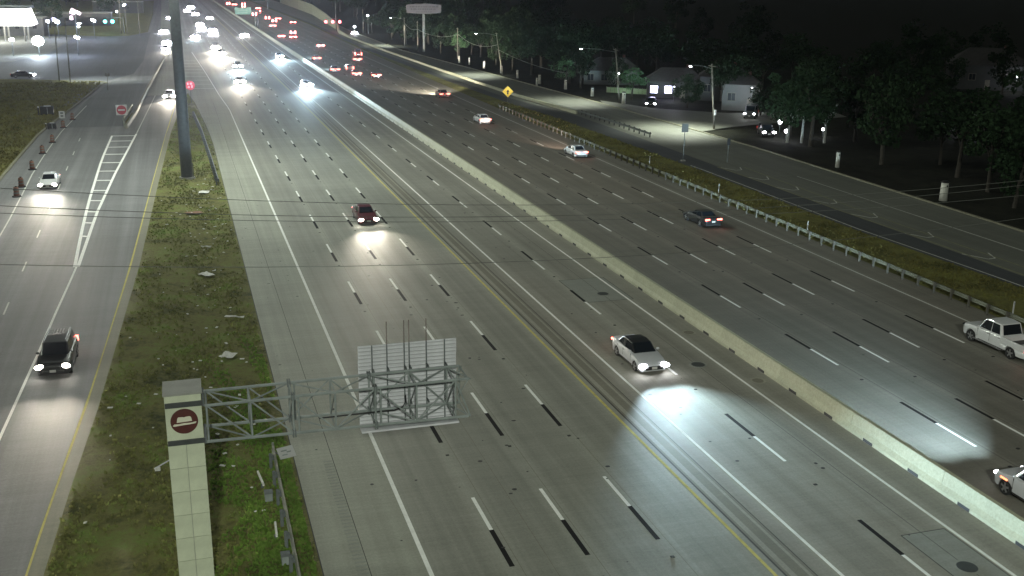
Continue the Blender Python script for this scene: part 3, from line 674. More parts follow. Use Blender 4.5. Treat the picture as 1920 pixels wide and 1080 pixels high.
tufts('grass', 'lush bright green grass right of the sign column', 11000, flush, grass_mat('lush_grass', (0.11, 0.16, 0.04), (0.165, 0.27, 0.055), (0.24, 0.36, 0.075), True), .08, .2, 15)
def fver(rn):
    y = 40 + 150 * rn.random() ** 1.5; a, b = interp(RE, y), interp(G1, y); x = rn.uniform(a + .2, b - .1)
    return (x, y, -.02) if math.sin(x * .9 + y * .17) + math.sin(y * .4) + rn.uniform(-1.5, 1.5) > -.4 else None
M_TUFT2 = grass_mat('tuft_verge', (0.08, 0.085, 0.035), (0.2, 0.185, 0.07), (0.26, 0.26, 0.08), True)
tufts('grass', 'rough grass strip along the guardrail', 9000, fver, M_TUFT2, .08, .25, 6)
def fleft(rn):
    y = rn.uniform(128, 246); x = interp(KL, y) - .5 - 22 * rn.random() ** 1.4
    return (x, y, .04) if y < 243 else None
tufts('grass', 'rough grass on the left verge', 8000, fleft, M_TUFT2, .1, .35, 8)

# delineators on the right grass strip
for x, y, lab in ((55.4, 84.0, 'thin white marker post in grass strip behind guardrail middle'), (55.6, 57.8, 'thin white marker post in grass strip nearest the pickup'), (56.5, 122, 'thin white marker post in grass strip near the grey sign'), (56.2, 103, 'thin white marker post in grass between the grey sign and the dark sedan')):
    t = thing('marker_post', lab, 'marker post', (x, y, 0), 0, 'white marker posts in the grass strip'); MB().tube([(0, 0, -.05), (0, 0, 1.05)], .055, 8).build('post', M_SIGNW, t); MB().box((0, -.06, .9), (.09, .01, .12)).build('reflector', M_STEEL, t)

# orange drums along the left frontage kerb
def drum():
    t = thing('traffic_drum', '', 'drum', (0, 0, 0), 0, 'drums along the left kerb')
    MB().tube([(0, 0, .06), (0, 0, .40), (0, 0, .42), (0, 0, .72), (0, 0, .74), (0, 0, 1.0), (0, 0, 1.03)], [.30, .285, .27, .26, .25, .235, .2], 16).build('body', M_ORANGE, t, True)
    for z in (.35, .68): MB().tube([(0, 0, z), (0, 0, z + .13)], [.297, .287], 16, False).build('band', M_DRUMW, t)
    MB().tube([(0, 0, -.01), (0, 0, .09)], [.48, .44], 16).build('base', M_RUBBER, t)
    MB().box((0, 0, 1.07), (.2, .05, .1)).build('handle', M_RUBBER, t); return t
d0 = drum(); first = True
for (x, y), lab in zip(((-16.9, 119.0), (-17.1, 124.5), (-17.2, 135.5), (-17.3, 147.5), (-17.0, 157), (-16.9, 172), (-16.3, 181)),
                       ('orange drum nearest the camera at the left frame edge', 'second nearest orange drum on the left kerb', 'third nearest orange drum on the left kerb by white car', 'fourth nearest orange drum along the left kerb', 'fifth orange drum on the left kerb below the dark box', 'orange drum directly under the small white sign', 'farthest drum standing alone right of the small white sign')):
    t = d0 if first else copy_tree(d0); first = False; t.location = (x, y, 0); t['label'] = lab
for (x, y, s, lab) in ((-20.6, 187.5, 1.0, 'large dark equipment cabinet with white lid on the left verge'), (-18.3, 170.5, .62, 'smaller dark cabinet with white lid near the drums')):
    t = thing('equipment_cabinet', lab, 'cabinet', (x, y, .05)); 
    bevel(MB().box((0, 0, .75 * s), (2.0 * s, 1.0 * s, 1.3 * s)).build('body', M_BLACK, t), .04)
    MB().box((.1 * s, -.05, 1.46 * s), (1.0 * s, .7 * s, .12 * s)).build('lid', M_SIGNW, t); MB().box((.1 * s, -.53 * s, .75 * s), (.08, .05, 1.1 * s)).build('door_seam', M_STEEL, t)
    MB().box((-1.3 * s, .1, .6 * s), (.2 * s, .2 * s, 1.2 * s)).build('bollard', M_BLACK, t); MB().ell((-1.3 * s, .1, 1.3 * s), (.16 * s, .16 * s, .12 * s)).build('bollard_cap', M_PAPER, t)
    for k in (-.7, .7): MB().tube([(k * s - .05, -.3 * s, .12 * s), (k * s + .05, -.3 * s, .12 * s)], .2 * s, 12).build('wheel', M_RUBBER, t)

# ------------------------------------------------------------------ vehicles
STY = {
 'sedan':  dict(L=4.75, W=1.84, zb=.23, rw=.33, fa=.92, ra=1.02, prof=[(0, .50), (.012, .62), (.05, .72), (.14, .82), (.285, .95), (.40, .985), (.75, 1.0), (.86, 1.03), (.97, 1.0), (.992, .88), (1, .72)],
                cab=(.285, .43, .70, .865), roof=1.45, wt=.60, belt=.95),
 'coupe':  dict(L=4.80, W=1.90, zb=.21, rw=.35, fa=.95, ra=1.0, prof=[(0, .50), (.012, .64), (.05, .74), (.16, .84), (.33, .94), (.45, .97), (.75, 1.0), (.88, 1.04), (.97, 1.05), (.992, .92), (1, .70)],
                cab=(.33, .48, .69, .86), roof=1.37, wt=.57, belt=.94),
 'suv':    dict(L=4.70, W=1.90, zb=.28, rw=.37, fa=.90, ra=.98, prof=[(0, .62), (.012, .80), (.05, .92), (.14, 1.00), (.25, 1.08), (.40, 1.10), (.9, 1.12), (.985, 1.08), (1, .75)],
                cab=(.25, .37, .90, .985), roof=1.72, wt=.66, belt=1.07),
 'pickup': dict(L=5.80, W=2.02, zb=.36, rw=.40, fa=.98, ra=1.25, prof=[(0, .75), (.012, .95), (.04, 1.06), (.14, 1.12), (.24, 1.17), (.40, 1.18), (.618, 1.18), (.625, .80), (1, .80)],
                cab=(.24, .34, .57, .615), roof=1.90, wt=.70, belt=1.16),
 'van':    dict(L=5.30, W=2.00, zb=.32, rw=.37, fa=.90, ra=1.1, prof=[(0, .70), (.012, .95), (.05, 1.06), (.12, 1.18), (.18, 1.25), (.4, 1.28), (.95, 1.28), (1, .8)],
                cab=(.17, .28, .96, .995), roof=2.15, wt=.80, belt=1.24),
}
def beam_falloff(l):
    # a headlight's optics throw most light far ahead, so the pool stretches down the lane
    d = l.data; d.use_nodes = True; n = d.node_tree.nodes; e = n.get('Emission') or n.new('ShaderNodeEmission'); f = n.new('ShaderNodeLightFalloff'); f.inputs['Strength'].default_value = 1.0
    d.node_tree.links.new(f.outputs['Linear'], e.inputs['Strength'])
def lerp3(a, b, t): return a + (b - a) * t
def vehicle(label, style, paint, loc, rz, front=None, rear=None, group=None, detail=2, cat=None, energy=0, warm=False, lens=1.0, taila=1.0, name=None, dip=.085, beam=42, roofm=None):
    s = STY[style]; L, W = s['L'], s['W']; hw = W / 2; zb = s['zb']; rw = s['rw']
    names = {'sedan': 'sedan_car', 'coupe': 'coupe_car', 'suv': 'suv_car', 'pickup': 'pickup_truck', 'van': 'van'}
    t = thing(name or names[style], label, cat or {'pickup': 'pickup', 'van': 'van'}.get(style, 'car'), loc, rz, group)
    yf, yr = L / 2, -L / 2; ya, yb = yf - s['fa'], yr + s['ra']; rad = rw * 1.16
    Y = lambda tt: yf - L * tt
    # body shell, lofted front to rear with wheel arches
    stn = sorted(set([0, .006, .02, .05, .09] + [p for p, _ in s['prof']] + [i / 28 for i in range(1, 28)] + [.95, .98, .994, 1]))
    for c in (ya, yb):
        for a in range(-4, 5): stn.append((yf - (c + rad * math.sin(a * math.pi / 8.02))) / L)
    stn = sorted(x for x in set(round(q, 4) for q in stn) if 0 <= x <= 1)
    mb = MB(); rings = []
    for q in stn:
        y = Y(q); top = interp(s['prof'], q); e = min(q, 1 - q); w = hw * (1 - .22 * max(0, 1 - e / .11) ** 2.0)
        arch = zb
        for c in (ya, yb):
            if abs(y - c) < rad: arch = max(arch, rw + math.sqrt(max(0, rad * rad - (y - c) ** 2)) * .98)
        lo = zb + (.10 if e < .01 else 0); bt = min(top - .02, s['belt'] + .0) if top > s['belt'] - .1 else top - .02
        shz = min(bt, top - .035); mid = lo + (shz - lo) * .55
        z1, z2, z3 = max(lo, arch), max(mid, arch + .01), max(lo + (shz - lo) * .85, arch + .02)
        tw = hw - w
        half = [(w * .955, z1), (w * 1.0, z2), (w * .985, z3), (w * .93, shz), (w * .80, top - .012), (w * .4, top)]
        ring = half + [(-x, z) for x, z in reversed(half)]
        rings.append([(x, y, z) for x, z in ring])
    n = len(rings[0])
    for r0 in rings: mb.v += r0
    for k in range(len(rings) - 1):
        for j in range(n): mb.f.append((k * n + j, (k + 1) * n + j, (k + 1) * n + (j + 1) % n, k * n + (j + 1) % n))
    mb.f.append(tuple(range(n))); mb.f.append(tuple((len(rings) - 1) * n + j for j in reversed(range(n))))
    body = mb.build('body', paint, t, smooth=True)
    if detail >= 1:
        es = body.modifiers.new('edges', 'EDGE_SPLIT'); es.split_angle = R(38)
    # greenhouse
    c0, c1, c2, c3 = s['cab']; zr = s['roof']; zbl = s['belt'] - .03; wb = hw * .86; wt = s['wt'] * W / 1.84 if style != 'van' else s['wt']; wtb = wt * .97
    FB = [Vector((x * wb * .93, Y(c0), zbl + .0)) for x in (-1, 1)]; FT = [Vector((x * wt, Y(c1), zr - .035)) for x in (-1, 1)]
    RT = [Vector((x * wtb, Y(c2), zr - .03)) for x in (-1, 1)]; RB = [Vector((x * wb * .95, Y(c3), zbl + .02)) for x in (-1, 1)]
    MBv = [Vector((x * wb * 1.03, (Y(c1) + Y(c2)) / 2, zbl)) for x in (-1, 1)]; MT = [Vector((x * wt * 1.03, (Y(c1) + Y(c2)) / 2, zr)) for x in (-1, 1)]
    g = MB(); V = [FB[0], FB[1], FT[0], FT[1], MT[0], MT[1], RT[0], RT[1], RB[0], RB[1], MBv[0], MBv[1]]; g.v = [tuple(v) for v in V]
    g.f = [(0, 1, 3, 2), (2, 3, 5, 4), (4, 5, 7, 6), (6, 7, 9, 8), (0, 2, 4, 10), (10, 4, 6, 8), (1, 11, 5, 3), (11, 9, 7, 5), (0, 10, 8, 9, 11, 1)]
    cabin = bevel(g.build('roof', roofm or paint, t, smooth=False), .05, 2)
    def pane(nm, a, b, c, d, iu0, iu1, iv0, iv1, off=.016, par=cabin):
        P = lambda u, v: lerp3(lerp3(a, b, u), lerp3(d, c, u), v)
        nrm = (b - a).cross(d - a).normalized(); q = [P(iu0, iv0), P(iu1, iv0), P(iu1, iv1), P(iu0, iv1)]
        if nrm.dot((a + c) / 2 - Vector((0, (Y(c1) + Y(c2)) / 2, zbl + .2))) < 0: nrm = -nrm
        m_ = MB(); o1 = [p + nrm * off for p in q]; o0 = [p - nrm * .01 for p in q]; m_.poly(o1)
        for k in range(4): m_.poly([o0[k], o0[(k + 1) % 4], o1[(k + 1) % 4], o1[k]])
        return m_.build(nm, M_GLASS, par)
    pane('windscreen', FB[0], FB[1], FT[1], FT[0], .05, .95, .06, .93); pane('rear_window', RB[0], RB[1], RT[1], RT[0], .07, .93, .2 if style in ('suv', 'van') else .08, .92)
    for i in (0, 1):
        pane('side_window', FB[i], MBv[i], MT[i], FT[i], .12, .965, .10, .90)
        if style == 'van' and detail > 0: pane('side_window', MBv[i], RB[i], RT[i], MT[i], .04, .40, .10, .90)
        else: pane('side_window', MBv[i], RB[i], RT[i], MT[i], .035, .84 if style != 'pickup' else .8, .10, .90)
    # wheels
    ty = MB().tube([(-.11, 0, 0), (-.095, 0, 0), (.095, 0, 0), (.11, 0, 0)], [rw * .9, rw, rw, rw * .9], 18).mesh('tyre', M_RUBBER)
    rim = MB().tube([(-.118, 0, 0), (.118, 0, 0)], rw * .30, 12)
    if detail >= 1:
        for k in range(5):
            a = 2 * math.pi * k / 5; m_ = Matrix.Rotation(a, 3, 'X'); rim.box(m_ @ Vector((0, 0, rw * .38)), (.232, .10, rw * .55), m_)
        for sx in (-1, 1): rim.tube([(sx * .112, 0, 0), (sx * .118, 0, 0)], [rw * .72, rw * .72], 18, False)
    rimm = rim.mesh('rim', M_RIM)
    for y in (ya, yb):
        for x in (-1, 1):
            w_ = link('wheel', ty, t, (x * (hw - .125), y, rw)); link('rim', rimm, w_)
    # lamps
    fz = interp(s['prof'], .03) - .10; rzz = interp(s['prof'], .985) - .12 if style != 'pickup' else 1.05
    hm = M_HEADF if detail == 0 and front else (M_HEADW if warm else M_HEAD)
    for x in (-1, 1):
        if front:
            rot = Matrix.Rotation(x * R(24), 3, 'Z') @ Matrix.Rotation(R(18), 3, 'X')
            MB().ell((x * hw * .76, yf - .10, fz - .01), (.21 * lens, .14 * lens, .105 * lens), 12, 8, rot).build('headlight', hm, t, True)  # lens scale swells the lamp; its extra size stands in for glare
        else: MB().ell((x * hw * .74, yf - .10, fz), (.18, .11, .07), 10, 6, Matrix.Rotation(x * R(28), 3, 'Z')).build('headlight', M_GLASS, t, True)
        tm = (M_TAILF if detail == 0 else M_TAIL) if rear else M_TAILO
        if style in ('suv', 'pickup', 'van'): MB().box((x * hw * .885, yr + .04, rzz - .06), (.17 * taila, .13, .34 * taila)).build('tail_light', tm, t)
        else: bevel(MB().box((x * hw * .66, yr + .035, rzz), (.46 * taila, .12, .13 * taila), Matrix.Rotation(-x * R(10), 3, 'Z')).build('tail_light', tm, t), .02)
    if detail >= 1:
        bevel(MB().box((0, yf - .03, zb + .16), (W * .62, .12, .16)).build('lower_grille', M_TRIM, t), .03)
        bevel(MB().box((0, yf - .045, fz - .08), (W * .44, .10, .12)).build('grille', M_TRIM, t), .02)
        MB().box((0, yf + .035, zb + .22), (.34, .015, .15)).build('number_plate', M_PLATE, t)
        MB().box((0, yr - .012, (zb + rzz) / 2 + .1), (.32, .02, .15)).build('number_plate', M_PLATE, t)
        bevel(MB().box((0, yr + .05, zb + .13), (W * .84, .14, .14)).build('rear_bumper', M_TRIM, t), .03)
        for x in (-1, 1):
            bevel(MB().ell((x * (hw * .86 + .14), Y(c0) - .28, s['belt'] + .09), (.12, .07, .075), 8, 6).build('mirror', paint, t, True), .005)
            MB().box((x * (hw - .012), 0, zb + .06), (.03, L * .42, .05)).build('sill', M_TRIM, t)
            for yy in (Y(c1) - .55, Y(c1) - 1.5):
                MB().box((x * hw * .985, yy, s['belt'] - .12), (.03, .17, .025)).build('door_handle', M_TRIM, t)
            for yy in (Y(c0) - .18, (Y(c1) + Y(c2)) / 2 - .02):
                MB().box((x * hw * .9875, yy, (s['belt'] + zb) / 2 + .10), (.028, .014, s['belt'] - zb - .28)).build('door_gap', M_TRIM, t)
    if style == 'pickup':
        y0, y1 = Y(.622), yr + .02
        for x in (-1, 1): bevel(MB().box((x * (hw - .09), (y0 + y1) / 2, .97), (.10, y0 - y1, .42)).build('bed_side', paint, t), .02)
        bevel(MB().box((0, yr + .05, .97), (W * .86, .08, .42)).build('tailgate', paint, t), .02); bevel(MB().box((0, y0 - .05, .97), (W * .86, .07, .42)).build('bed_front', paint, t), .02)
        MB().box((0, (y0 + y1) / 2, .815), (W * .84, y0 - y1 - .1, .02)).build('bed_floor', M_TRIM, t); MB().box((0, yr - .06, .55), (W * .9, .16, .18)).build('rear_step', M_RIM, t)
        for x in (-1, 1): MB().box((x * (hw + .02), (ya + yb) / 2 + .2, .38), (.14, yb and (ya - yb) * .72, .05)).build('running_board', M_RIM, t)
    if style == 'suv' and detail >= 2:
        for x in (-1, 1): MB().tube([(x * wt * .86, Y(c1) - .15, zr + .05), (x * wt * .86, Y(c2) + .1, zr + .055)], .025, 6).build('roof_rail', M_RIM, cabin)
        for k in range(4):
            MB().box(((-.25 + .17 * k), Y(c2) + .5, zr + .015), (.05, .8, .03)).build('roof_rib', M_RIM, cabin)
    # light thrown on the road by the headlights
    if energy:
        c = (1.0, .90, .74) if warm else (.64, .88, 1.0)
        for x in ((-1, 1) if detail >= 2 else (0,)):
            l = lamp('headlight_beam', 'SPOT', (x * hw * .76, yf + .12, fz), energy * (1 if detail >= 2 else 2), c, t, spot_size=R(beam), spot_blend=1.0, shadow_soft_size=.10)
            aim(l, (x * .02, 1, -dip)); l.scale = (2.3 if detail >= 2 else 1.5, 1, 1)
            if detail >= 2: beam_falloff(l)
    return t

PI = math.pi
# --- near vehicles
vehicle('silver white sedan with blazing bluish headlights in the express lane', 'sedan', P_SILVER, (25.95, 56.3, 0), PI, front=1, rear=1, energy=1900, lens=1.45, dip=.035, beam=34, roofm=P_BLACK)
vehicle('black suv with bright headlights and roof ribs on the left ramp', 'suv', P_BLACK, (-8.05, 65.0, 0), PI - .035, front=1, rear=1, energy=420, warm=True, lens=1.3, dip=.05, beam=28)
vehicle('dark red car with round white headlights in a middle inbound lane', 'sedan', P_RED, (16.25, 99.2, 0), PI, front=1, rear=1, energy=620, warm=True, lens=1.4, dip=.06, beam=28)
vehicle('white car with bright headlights beside the orange drums', 'sedan', P_WHITE, (-14.15, 124.3, 0), PI - .02, front=1, rear=1, energy=700, warm=True, lens=1.4, dip=.05, beam=28)
vehicle('black low coupe with lit tail lights crossing a dashed lane line', 'coupe', P_BLACK, (47.5, 90.1, 0), .02, rear=1, energy=0, taila=1.15)
vehicle('white crew cab pickup truck cut by the right frame edge', 'pickup', P_WHITE, (49.75, 52.1, 0), .0, rear=1, energy=0, taila=1.1)
t = vehicle('silver car at the lower right corner lighting the road ahead', 'suv', P_SILVER, (36.15, 34.05, 0), 0, front=1, rear=1, energy=2700, lens=.7, dip=.035, beam=32)
MB().box((-.965, 1.55, .78), (.05, .42, .07)).build('side_marker', mat('amber_marker', (.8, .2, .05), .3, emit=(1, .30, .14), es=2.5), t)
vehicle('white sedan with tail lights right of the pinkish lit lane by the guardrail', 'sedan', P_WHITE, (49.6, 130.4, 0), 0, rear=1, energy=0, warm=True, taila=1.2)
vehicle('white sedan with tail lights in the lane left of the yellow diamond sign', 'sedan', P_WHITE, (46.2, 164.2, 0), 0, rear=1, energy=0, taila=1.35)
vehicle('dark red car with glowing tail lights alone left of the yellow sign', 'sedan', P_MAROON, (48.7, 201.5, 0), 0, rear=1, energy=5000, warm=True, taila=1.6)
# headlight glow ahead of the outbound sedan by the guardrail
for o in (o for o in list(scene.objects) if o.get('label', '').startswith('white sedan with tail lights right')):
    l = lamp('headlight_beam', 'SPOT', (0, 2.5, .65), 1500, (1, .72, .58), o, spot_size=R(26), spot_blend=1, shadow_soft_size=.1); aim(l, (0, 1, -.05)); l.scale = (2, 1, 1); beam_falloff(l)

def oncoming(label, x, y, style='sedan', paint=P_GREY, e=900, warm=False, lens=2.0, d=1, rz=PI): return vehicle(label, style, paint, (x, y, 0), rz, front=1, group='oncoming cars on the inbound lanes', detail=d, energy=e * (6 if d else 5), warm=warm, lens=lens * (1.2 if d else 1.5), dip=.10)
oncoming('car with glaring white lights left of the tall pole on the ramp', -1.6, 209.5, 'sedan', P_GREY, 1500, True, 2.0, 1, PI - .04)
oncoming('car with bluish white glare alone in the express lane mid distance', 25.4, 225.5, 'sedan', P_SILVER, 5000, False, 2.8)
oncoming('car with two yellowish beams nearest in the left inbound lanes', 12.6, 235, 'sedan', P_WHITE, 3000, True, 2.5)
oncoming('car close behind the car with yellowish beams', 14.3, 272, 'suv', P_GREY, 2600, False, 2.4)
oncoming('car with widest glare in the second inbound lane', 12.0, 314, 'suv', P_GREY, 7000, True, 3.2)
oncoming('van glaring just behind the widest glare', 11.6, 338, 'van', P_GREY, 3500, True, 3.0)
oncoming('car in express lane showing only a bluish glow on asphalt', 27.4, 305, 'sedan', P_BLUE, 5200, False, 1.8)
oncoming('far car right of the widest glare in the express lane', 24.4, 408, 'sedan', P_GREY, 3000, True, 3.0, 0)
oncoming('ramp car with square glare left of the tall pole', -2.3, 364, 'suv', P_GREY, 2500, True, 3.2, 0)
oncoming('ramp car following close under the square glare', -2.6, 338, 'sedan', P_WHITE, 1500, True, 1.8, 0)
oncoming('ramp car half hidden beside the tall pole', -3.6, 432, 'suv', P_GREY, 2500, False, 3.4, 0)
oncoming('farthest ramp car left of the tall pole top', -1.2, 560, 'sedan', P_GREY, 2000, False, 3.6, 0)
oncoming('car right of the tall pole with low glare', 7.0, 396, 'suv', P_GREY, 2000, False, 3.0, 0)
oncoming('car right of the tall pole, upper white glare', 10.6, 452, 'van', P_GREY, 3000, False, 3.6, 0)
oncoming('car in third inbound lane with tall glare', 14.0, 418, 'suv', P_GREY, 3500, True, 3.4, 0)
oncoming('car behind the tall glare in third lane', 14.6, 446, 'sedan', P_GREY, 2500, True, 3.2, 0)
oncoming('car close behind the upper white glare by the pole', 11.0, 490, 'suv', P_GREY, 2500, False, 3.4, 0)
oncoming('far car near the top edge with strong glare', 11.8, 610, 'sedan', P_GREY, 3000, False, 4.2, 0)
oncoming('farthest car with strong glare in the inbound lanes', 11.4, 720, 'suv', P_GREY, 3000, False, 5.0, 0)
oncoming('far small glare between pole and strong top glare', 8.2, 660, 'sedan', P_GREY, 2000, False, 4.0, 0)
oncoming('far glare in the fourth inbound lane near the top', 17.5, 560, 'sedan', P_GREY, 2000, False, 3.2, 0)
def outb(label, x, y, style='sedan', paint=P_GREY, ta=1.6, d=1, e=0): return vehicle(label, style, paint, (x, y + 2.3, 0), 0, rear=1, group='outbound cars showing tail lights', detail=d, energy=e * 3.5, taila=ta * 1.3)
outb('lone dark car with tail lights right of the white cluster', 43.0, 240.5, 'sedan', P_BLACK, 1.7)
outb('red lit car lowest in the cluster of three', 39.4, 245.5, 'sedan', P_MAROON, 1.7)
outb('white suv with dark rear window in the cluster of three', 39.9, 259, 'suv', P_WHITE, 1.4)
outb('dark car leftmost in the cluster by the barrier', 36.0, 256.5, 'sedan', P_BLACK, 1.8, 1, 3000)
outb('white car alone by the barrier behind the cluster', 36.2, 292, 'sedan', P_WHITE, 1.9, 1, 3000)
outb('dark red car lower of the pair with four lights', 46.3, 287, 'sedan', P_MAROON, 1.9)
outb('tall dark red truck upper of the pair with four lights', 49.6, 306, 'van', P_MAROON, 1.7)
outb('small white car in the third outbound lane behind the pair', 43.9, 343, 'sedan', P_WHITE, 2.0, 0, 3000)
outb('white car by the barrier in the far bunch, left', 36.8, 396, 'sedan', P_WHITE, 2.2, 0, 3000)
outb('red lit car lower right of the far bunch', 40.3, 390, 'sedan', P_MAROON, 2.2, 0)
outb('white suv upper right of the far bunch', 43.2, 418, 'suv', P_WHITE, 2.2, 0, 3000)
outb('car on the right edge lane near the wall end', 52.4, 505, 'sedan', P_BLACK, 2.4, 0)
outb('white car low in the farther bunch', 40.6, 474, 'sedan', P_WHITE, 2.6, 0, 3000)
outb('car in the middle of the farther bunch', 45.4, 520, 'suv', P_WHITE, 2.6, 0)
outb('car top right of the farther bunch', 49.4, 546, 'sedan', P_GREY, 2.6, 0)
outb('car top left of the farther bunch', 45.2, 556, 'van', P_WHITE, 2.6, 0, 3000)
outb('car just below the green overhead sign', 42.0, 600, 'suv', P_WHITE, 3.0, 0)
outb('car right of the green overhead sign', 47.0, 636, 'suv', P_GREY, 3.0, 0, 3000)
outb('car above the green overhead sign, right', 51.5, 700, 'sedan', P_GREY, 3.2, 0)
outb('car above the green overhead sign, middle', 44.8, 735, 'suv', P_WHITE, 3.4, 0)
outb('car above the green overhead sign, left', 41.5, 780, 'sedan', P_GREY, 3.6, 0)
outb('leftmost far tail lights at the top edge', 38.4, 800, 'suv', P_GREY, 3.6, 0)
outb('far tail lights between lanes at the top edge', 48.2, 790, 'van', P_GREY, 3.4, 0)
vehicle('dark parked car with one bright lamp on the left side street', 'sedan', P_BLACK, (-32.2, 256, 0), -PI / 2, front=1, detail=1, lens=1.8, energy=0)
vehicle('parked dark car with one lit lamp before the lit house', 'sedan', P_BLACK, (83.3, 180.5, 0), PI * .85, front=1, detail=1, lens=1.3, energy=0)
vehicle('parked pale van by the pale house under the trees', 'van', P_GREY, (93.0, 161, 0), PI * .8, front=1, detail=1, lens=1.2)
vehicle('car with bright lamps parked on the dark lawn by white trunks', 'suv', P_BLACK, (84.5, 141.5, 0), PI * .9, front=1, detail=1, lens=1.6)
vehicle('car stopped below the red signals on the frontage road', 'sedan', P_BLACK, (66.5, 420, 0), PI, front=1, detail=0, lens=2.6)

# ------------------------------------------------------------------ lamps, poles, signals
M_LAMP = mat('lamp_glass', (.9, .9, .9), .3, emit=(.90, .95, 1.0), es=40); M_LAMPS = mat('small_lamp_glass', (.9, .9, .9), .3, emit=(.90, .93, 1.0), es=14)
M_LAMPBIG = mat('flood_lamp_glass', (.9, .9, .9), .3, emit=(.82, .95, 1.0), es=120)
def mast(label, x, y, h, e, color=(.93, 1.0, .86)):
    t = thing('light_mast', label, 'light mast', (x, y, 0), 0, 'light masts on the left'); MB().tube([(0, 0, 0), (0, 0, h)], [.35, .15], 12).build('shaft', M_STEELD, t, True)
    MB().tube([(0, 0, h - .3), (0, 0, h)], 1.0, 16).build('lamp_ring', M_STEELD, t)
    for k in range(6):
        a = k * PI / 3; MB().box((math.cos(a) * 1.2, math.sin(a) * 1.2, h - .25), (.5, .5, .25)).build('lamp_head', M_STEELD, t)
    l = lamp('mast_light', 'SPOT', (0, 0, h - .5), e, color, t, spot_size=R(165), spot_blend=.4, shadow_soft_size=1.6); aim(l, (.55, 0, -1))
for x, y, e, w in ((-6, -38, 205000, 'behind the camera'), (-62, 60, 34000, 'nearest on the left'), (-60, 165, 26000, 'second on the left'), (-75, 275, 22000, 'third on the left'), (-80, 390, 170000, 'fourth on the left'), (-125, 560, 600000, 'fifth on the left')):
    mast('tall light mast outside the view, ' + w, x, y, 42, e)
def streetlamp(label, x, y, h, reach, e, color=(.93, 1.0, .84), wood=True, lean=(0, 0), d=(-1, -.1), size=1.0, group='street lamps on wooden poles'):
    t = thing('street_lamp', label, 'street lamp', (x, y, 0), 0, group); m = M_WOOD if wood else M_STEELD
    MB().tube([(0, 0, -.1), (lean[0], lean[1], h)], [.17, .12], 10).build('pole', m, t, True)
    dv = Vector((d[0], d[1], 0)).normalized(); top = Vector((lean[0], lean[1], h)) * .93
    MB().tube([top, top + dv * reach * .5 + Vector((0, 0, .5)), top + dv * reach + Vector((0, 0, .6))], .05, 8).build('arm', M_STEELD, t)
    hp = top + dv * reach + Vector((0, 0, .55)); hd = MB().ell(hp, (.36 * size, .2 * size, .13 * size), 12, 6, Matrix.Rotation(math.atan2(dv.y, dv.x), 3, 'Z')).build('lamp_head', M_STEELD, t, True)
    MB().ell(hp - Vector((0, 0, .10 * size)), (.24 * size, .16 * size, .08 * size), 10, 6, Matrix.Rotation(math.atan2(dv.y, dv.x), 3, 'Z')).build('lamp_glass', M_LAMP, hd, True)
    if wood: MB().box(Vector((lean[0], lean[1], h)) * .97, (.12, 2.2, .12)).build('crossarm', m, t)
    if e:
        l = lamp('street_light', 'SPOT', hp - Vector((0, 0, .35)), e, color, t, spot_size=R(120), spot_blend=.9, shadow_soft_size=.25); aim(l, (dv.x * .12, dv.y * .12, -1))
    return t
streetlamp('leaning wooden pole with lamp above the bright patch behind the yellow sign', 74.0, 245, 9.8, 5.2, 11000, lean=(-1.6, 0))
streetlamp('wooden pole with lamp beside the second bright patch', 79.3, 186, 10, 6.5, 10000, lean=(-1.2, 0), d=(-1, .35))
streetlamp('wooden pole with white box by the driveway and brightest patch', 80.0, 149.5, 10, 3.8, 17000, lean=(-1.1, 0), d=(-1, -.05))
streetlamp('far wooden pole with lamp over the far bright patch', 72.5, 352, 9, 4.5, 10000, d=(-1, 0))
for p in [o for o in scene.objects if o.get('label', '').startswith('wooden pole with white box')]: MB().box((-.1, -.26, 2.6), (.34, .26, .8)).build('white_box', M_SIGNW, p)
def upole(label, x, y, h, lean=0): 
    t = thing('utility_pole', label, 'utility pole', (x, y, 0), 0, 'utility poles on the right'); MB().tube([(0, 0, -.1), (lean, 0, h)], [.17, .11], 10).build('pole', M_WOOD, t, True)
    MB().box((lean * .96, 0, h * .96), (.12, 2.2, .12)).build('crossarm', M_WOOD, t)
upole('utility pole behind the small bush above the frontage road', 75.9, 295, 8.5); upole('utility pole left of the bush with sagging cable', 71.0, 325, 9.0); upole('pole near the far right lamp under the board', 72, 430, 9)
def cable(label, a, b, sag, r=.06):
    a, b = Vector(a), Vector(b); mb = MB(); mb.tube([a + (b - a) * (k / 14) + Vector((0, 0, -4 * sag * (k / 14) * (1 - k / 14))) for k in range(15)], r, 6)
    tag(mb.build('sagging_cable', mat('pale_cable', (.14, .145, .135), .7)), label, 'cable', 'sagging cables between utility poles')
cable('sagging pale cable between the leaning pole and the bush pole', (72.8, 245, 7.0), (75.9, 295, 6.8), 1.6); cable('sagging pale cable from bush pole to the pole left of it', (75.9, 295, 6.6), (71.0, 325, 6.6), 1.3)
cable('sagging pale cable at the far left of the pole row', (71.0, 325, 6.6), (72.5, 352, 7.4), 1.0); cable('cable dropping right from the leaning pole into the trees', (72.6, 245, 6.0), (80, 214, 2.8), .8, .05)

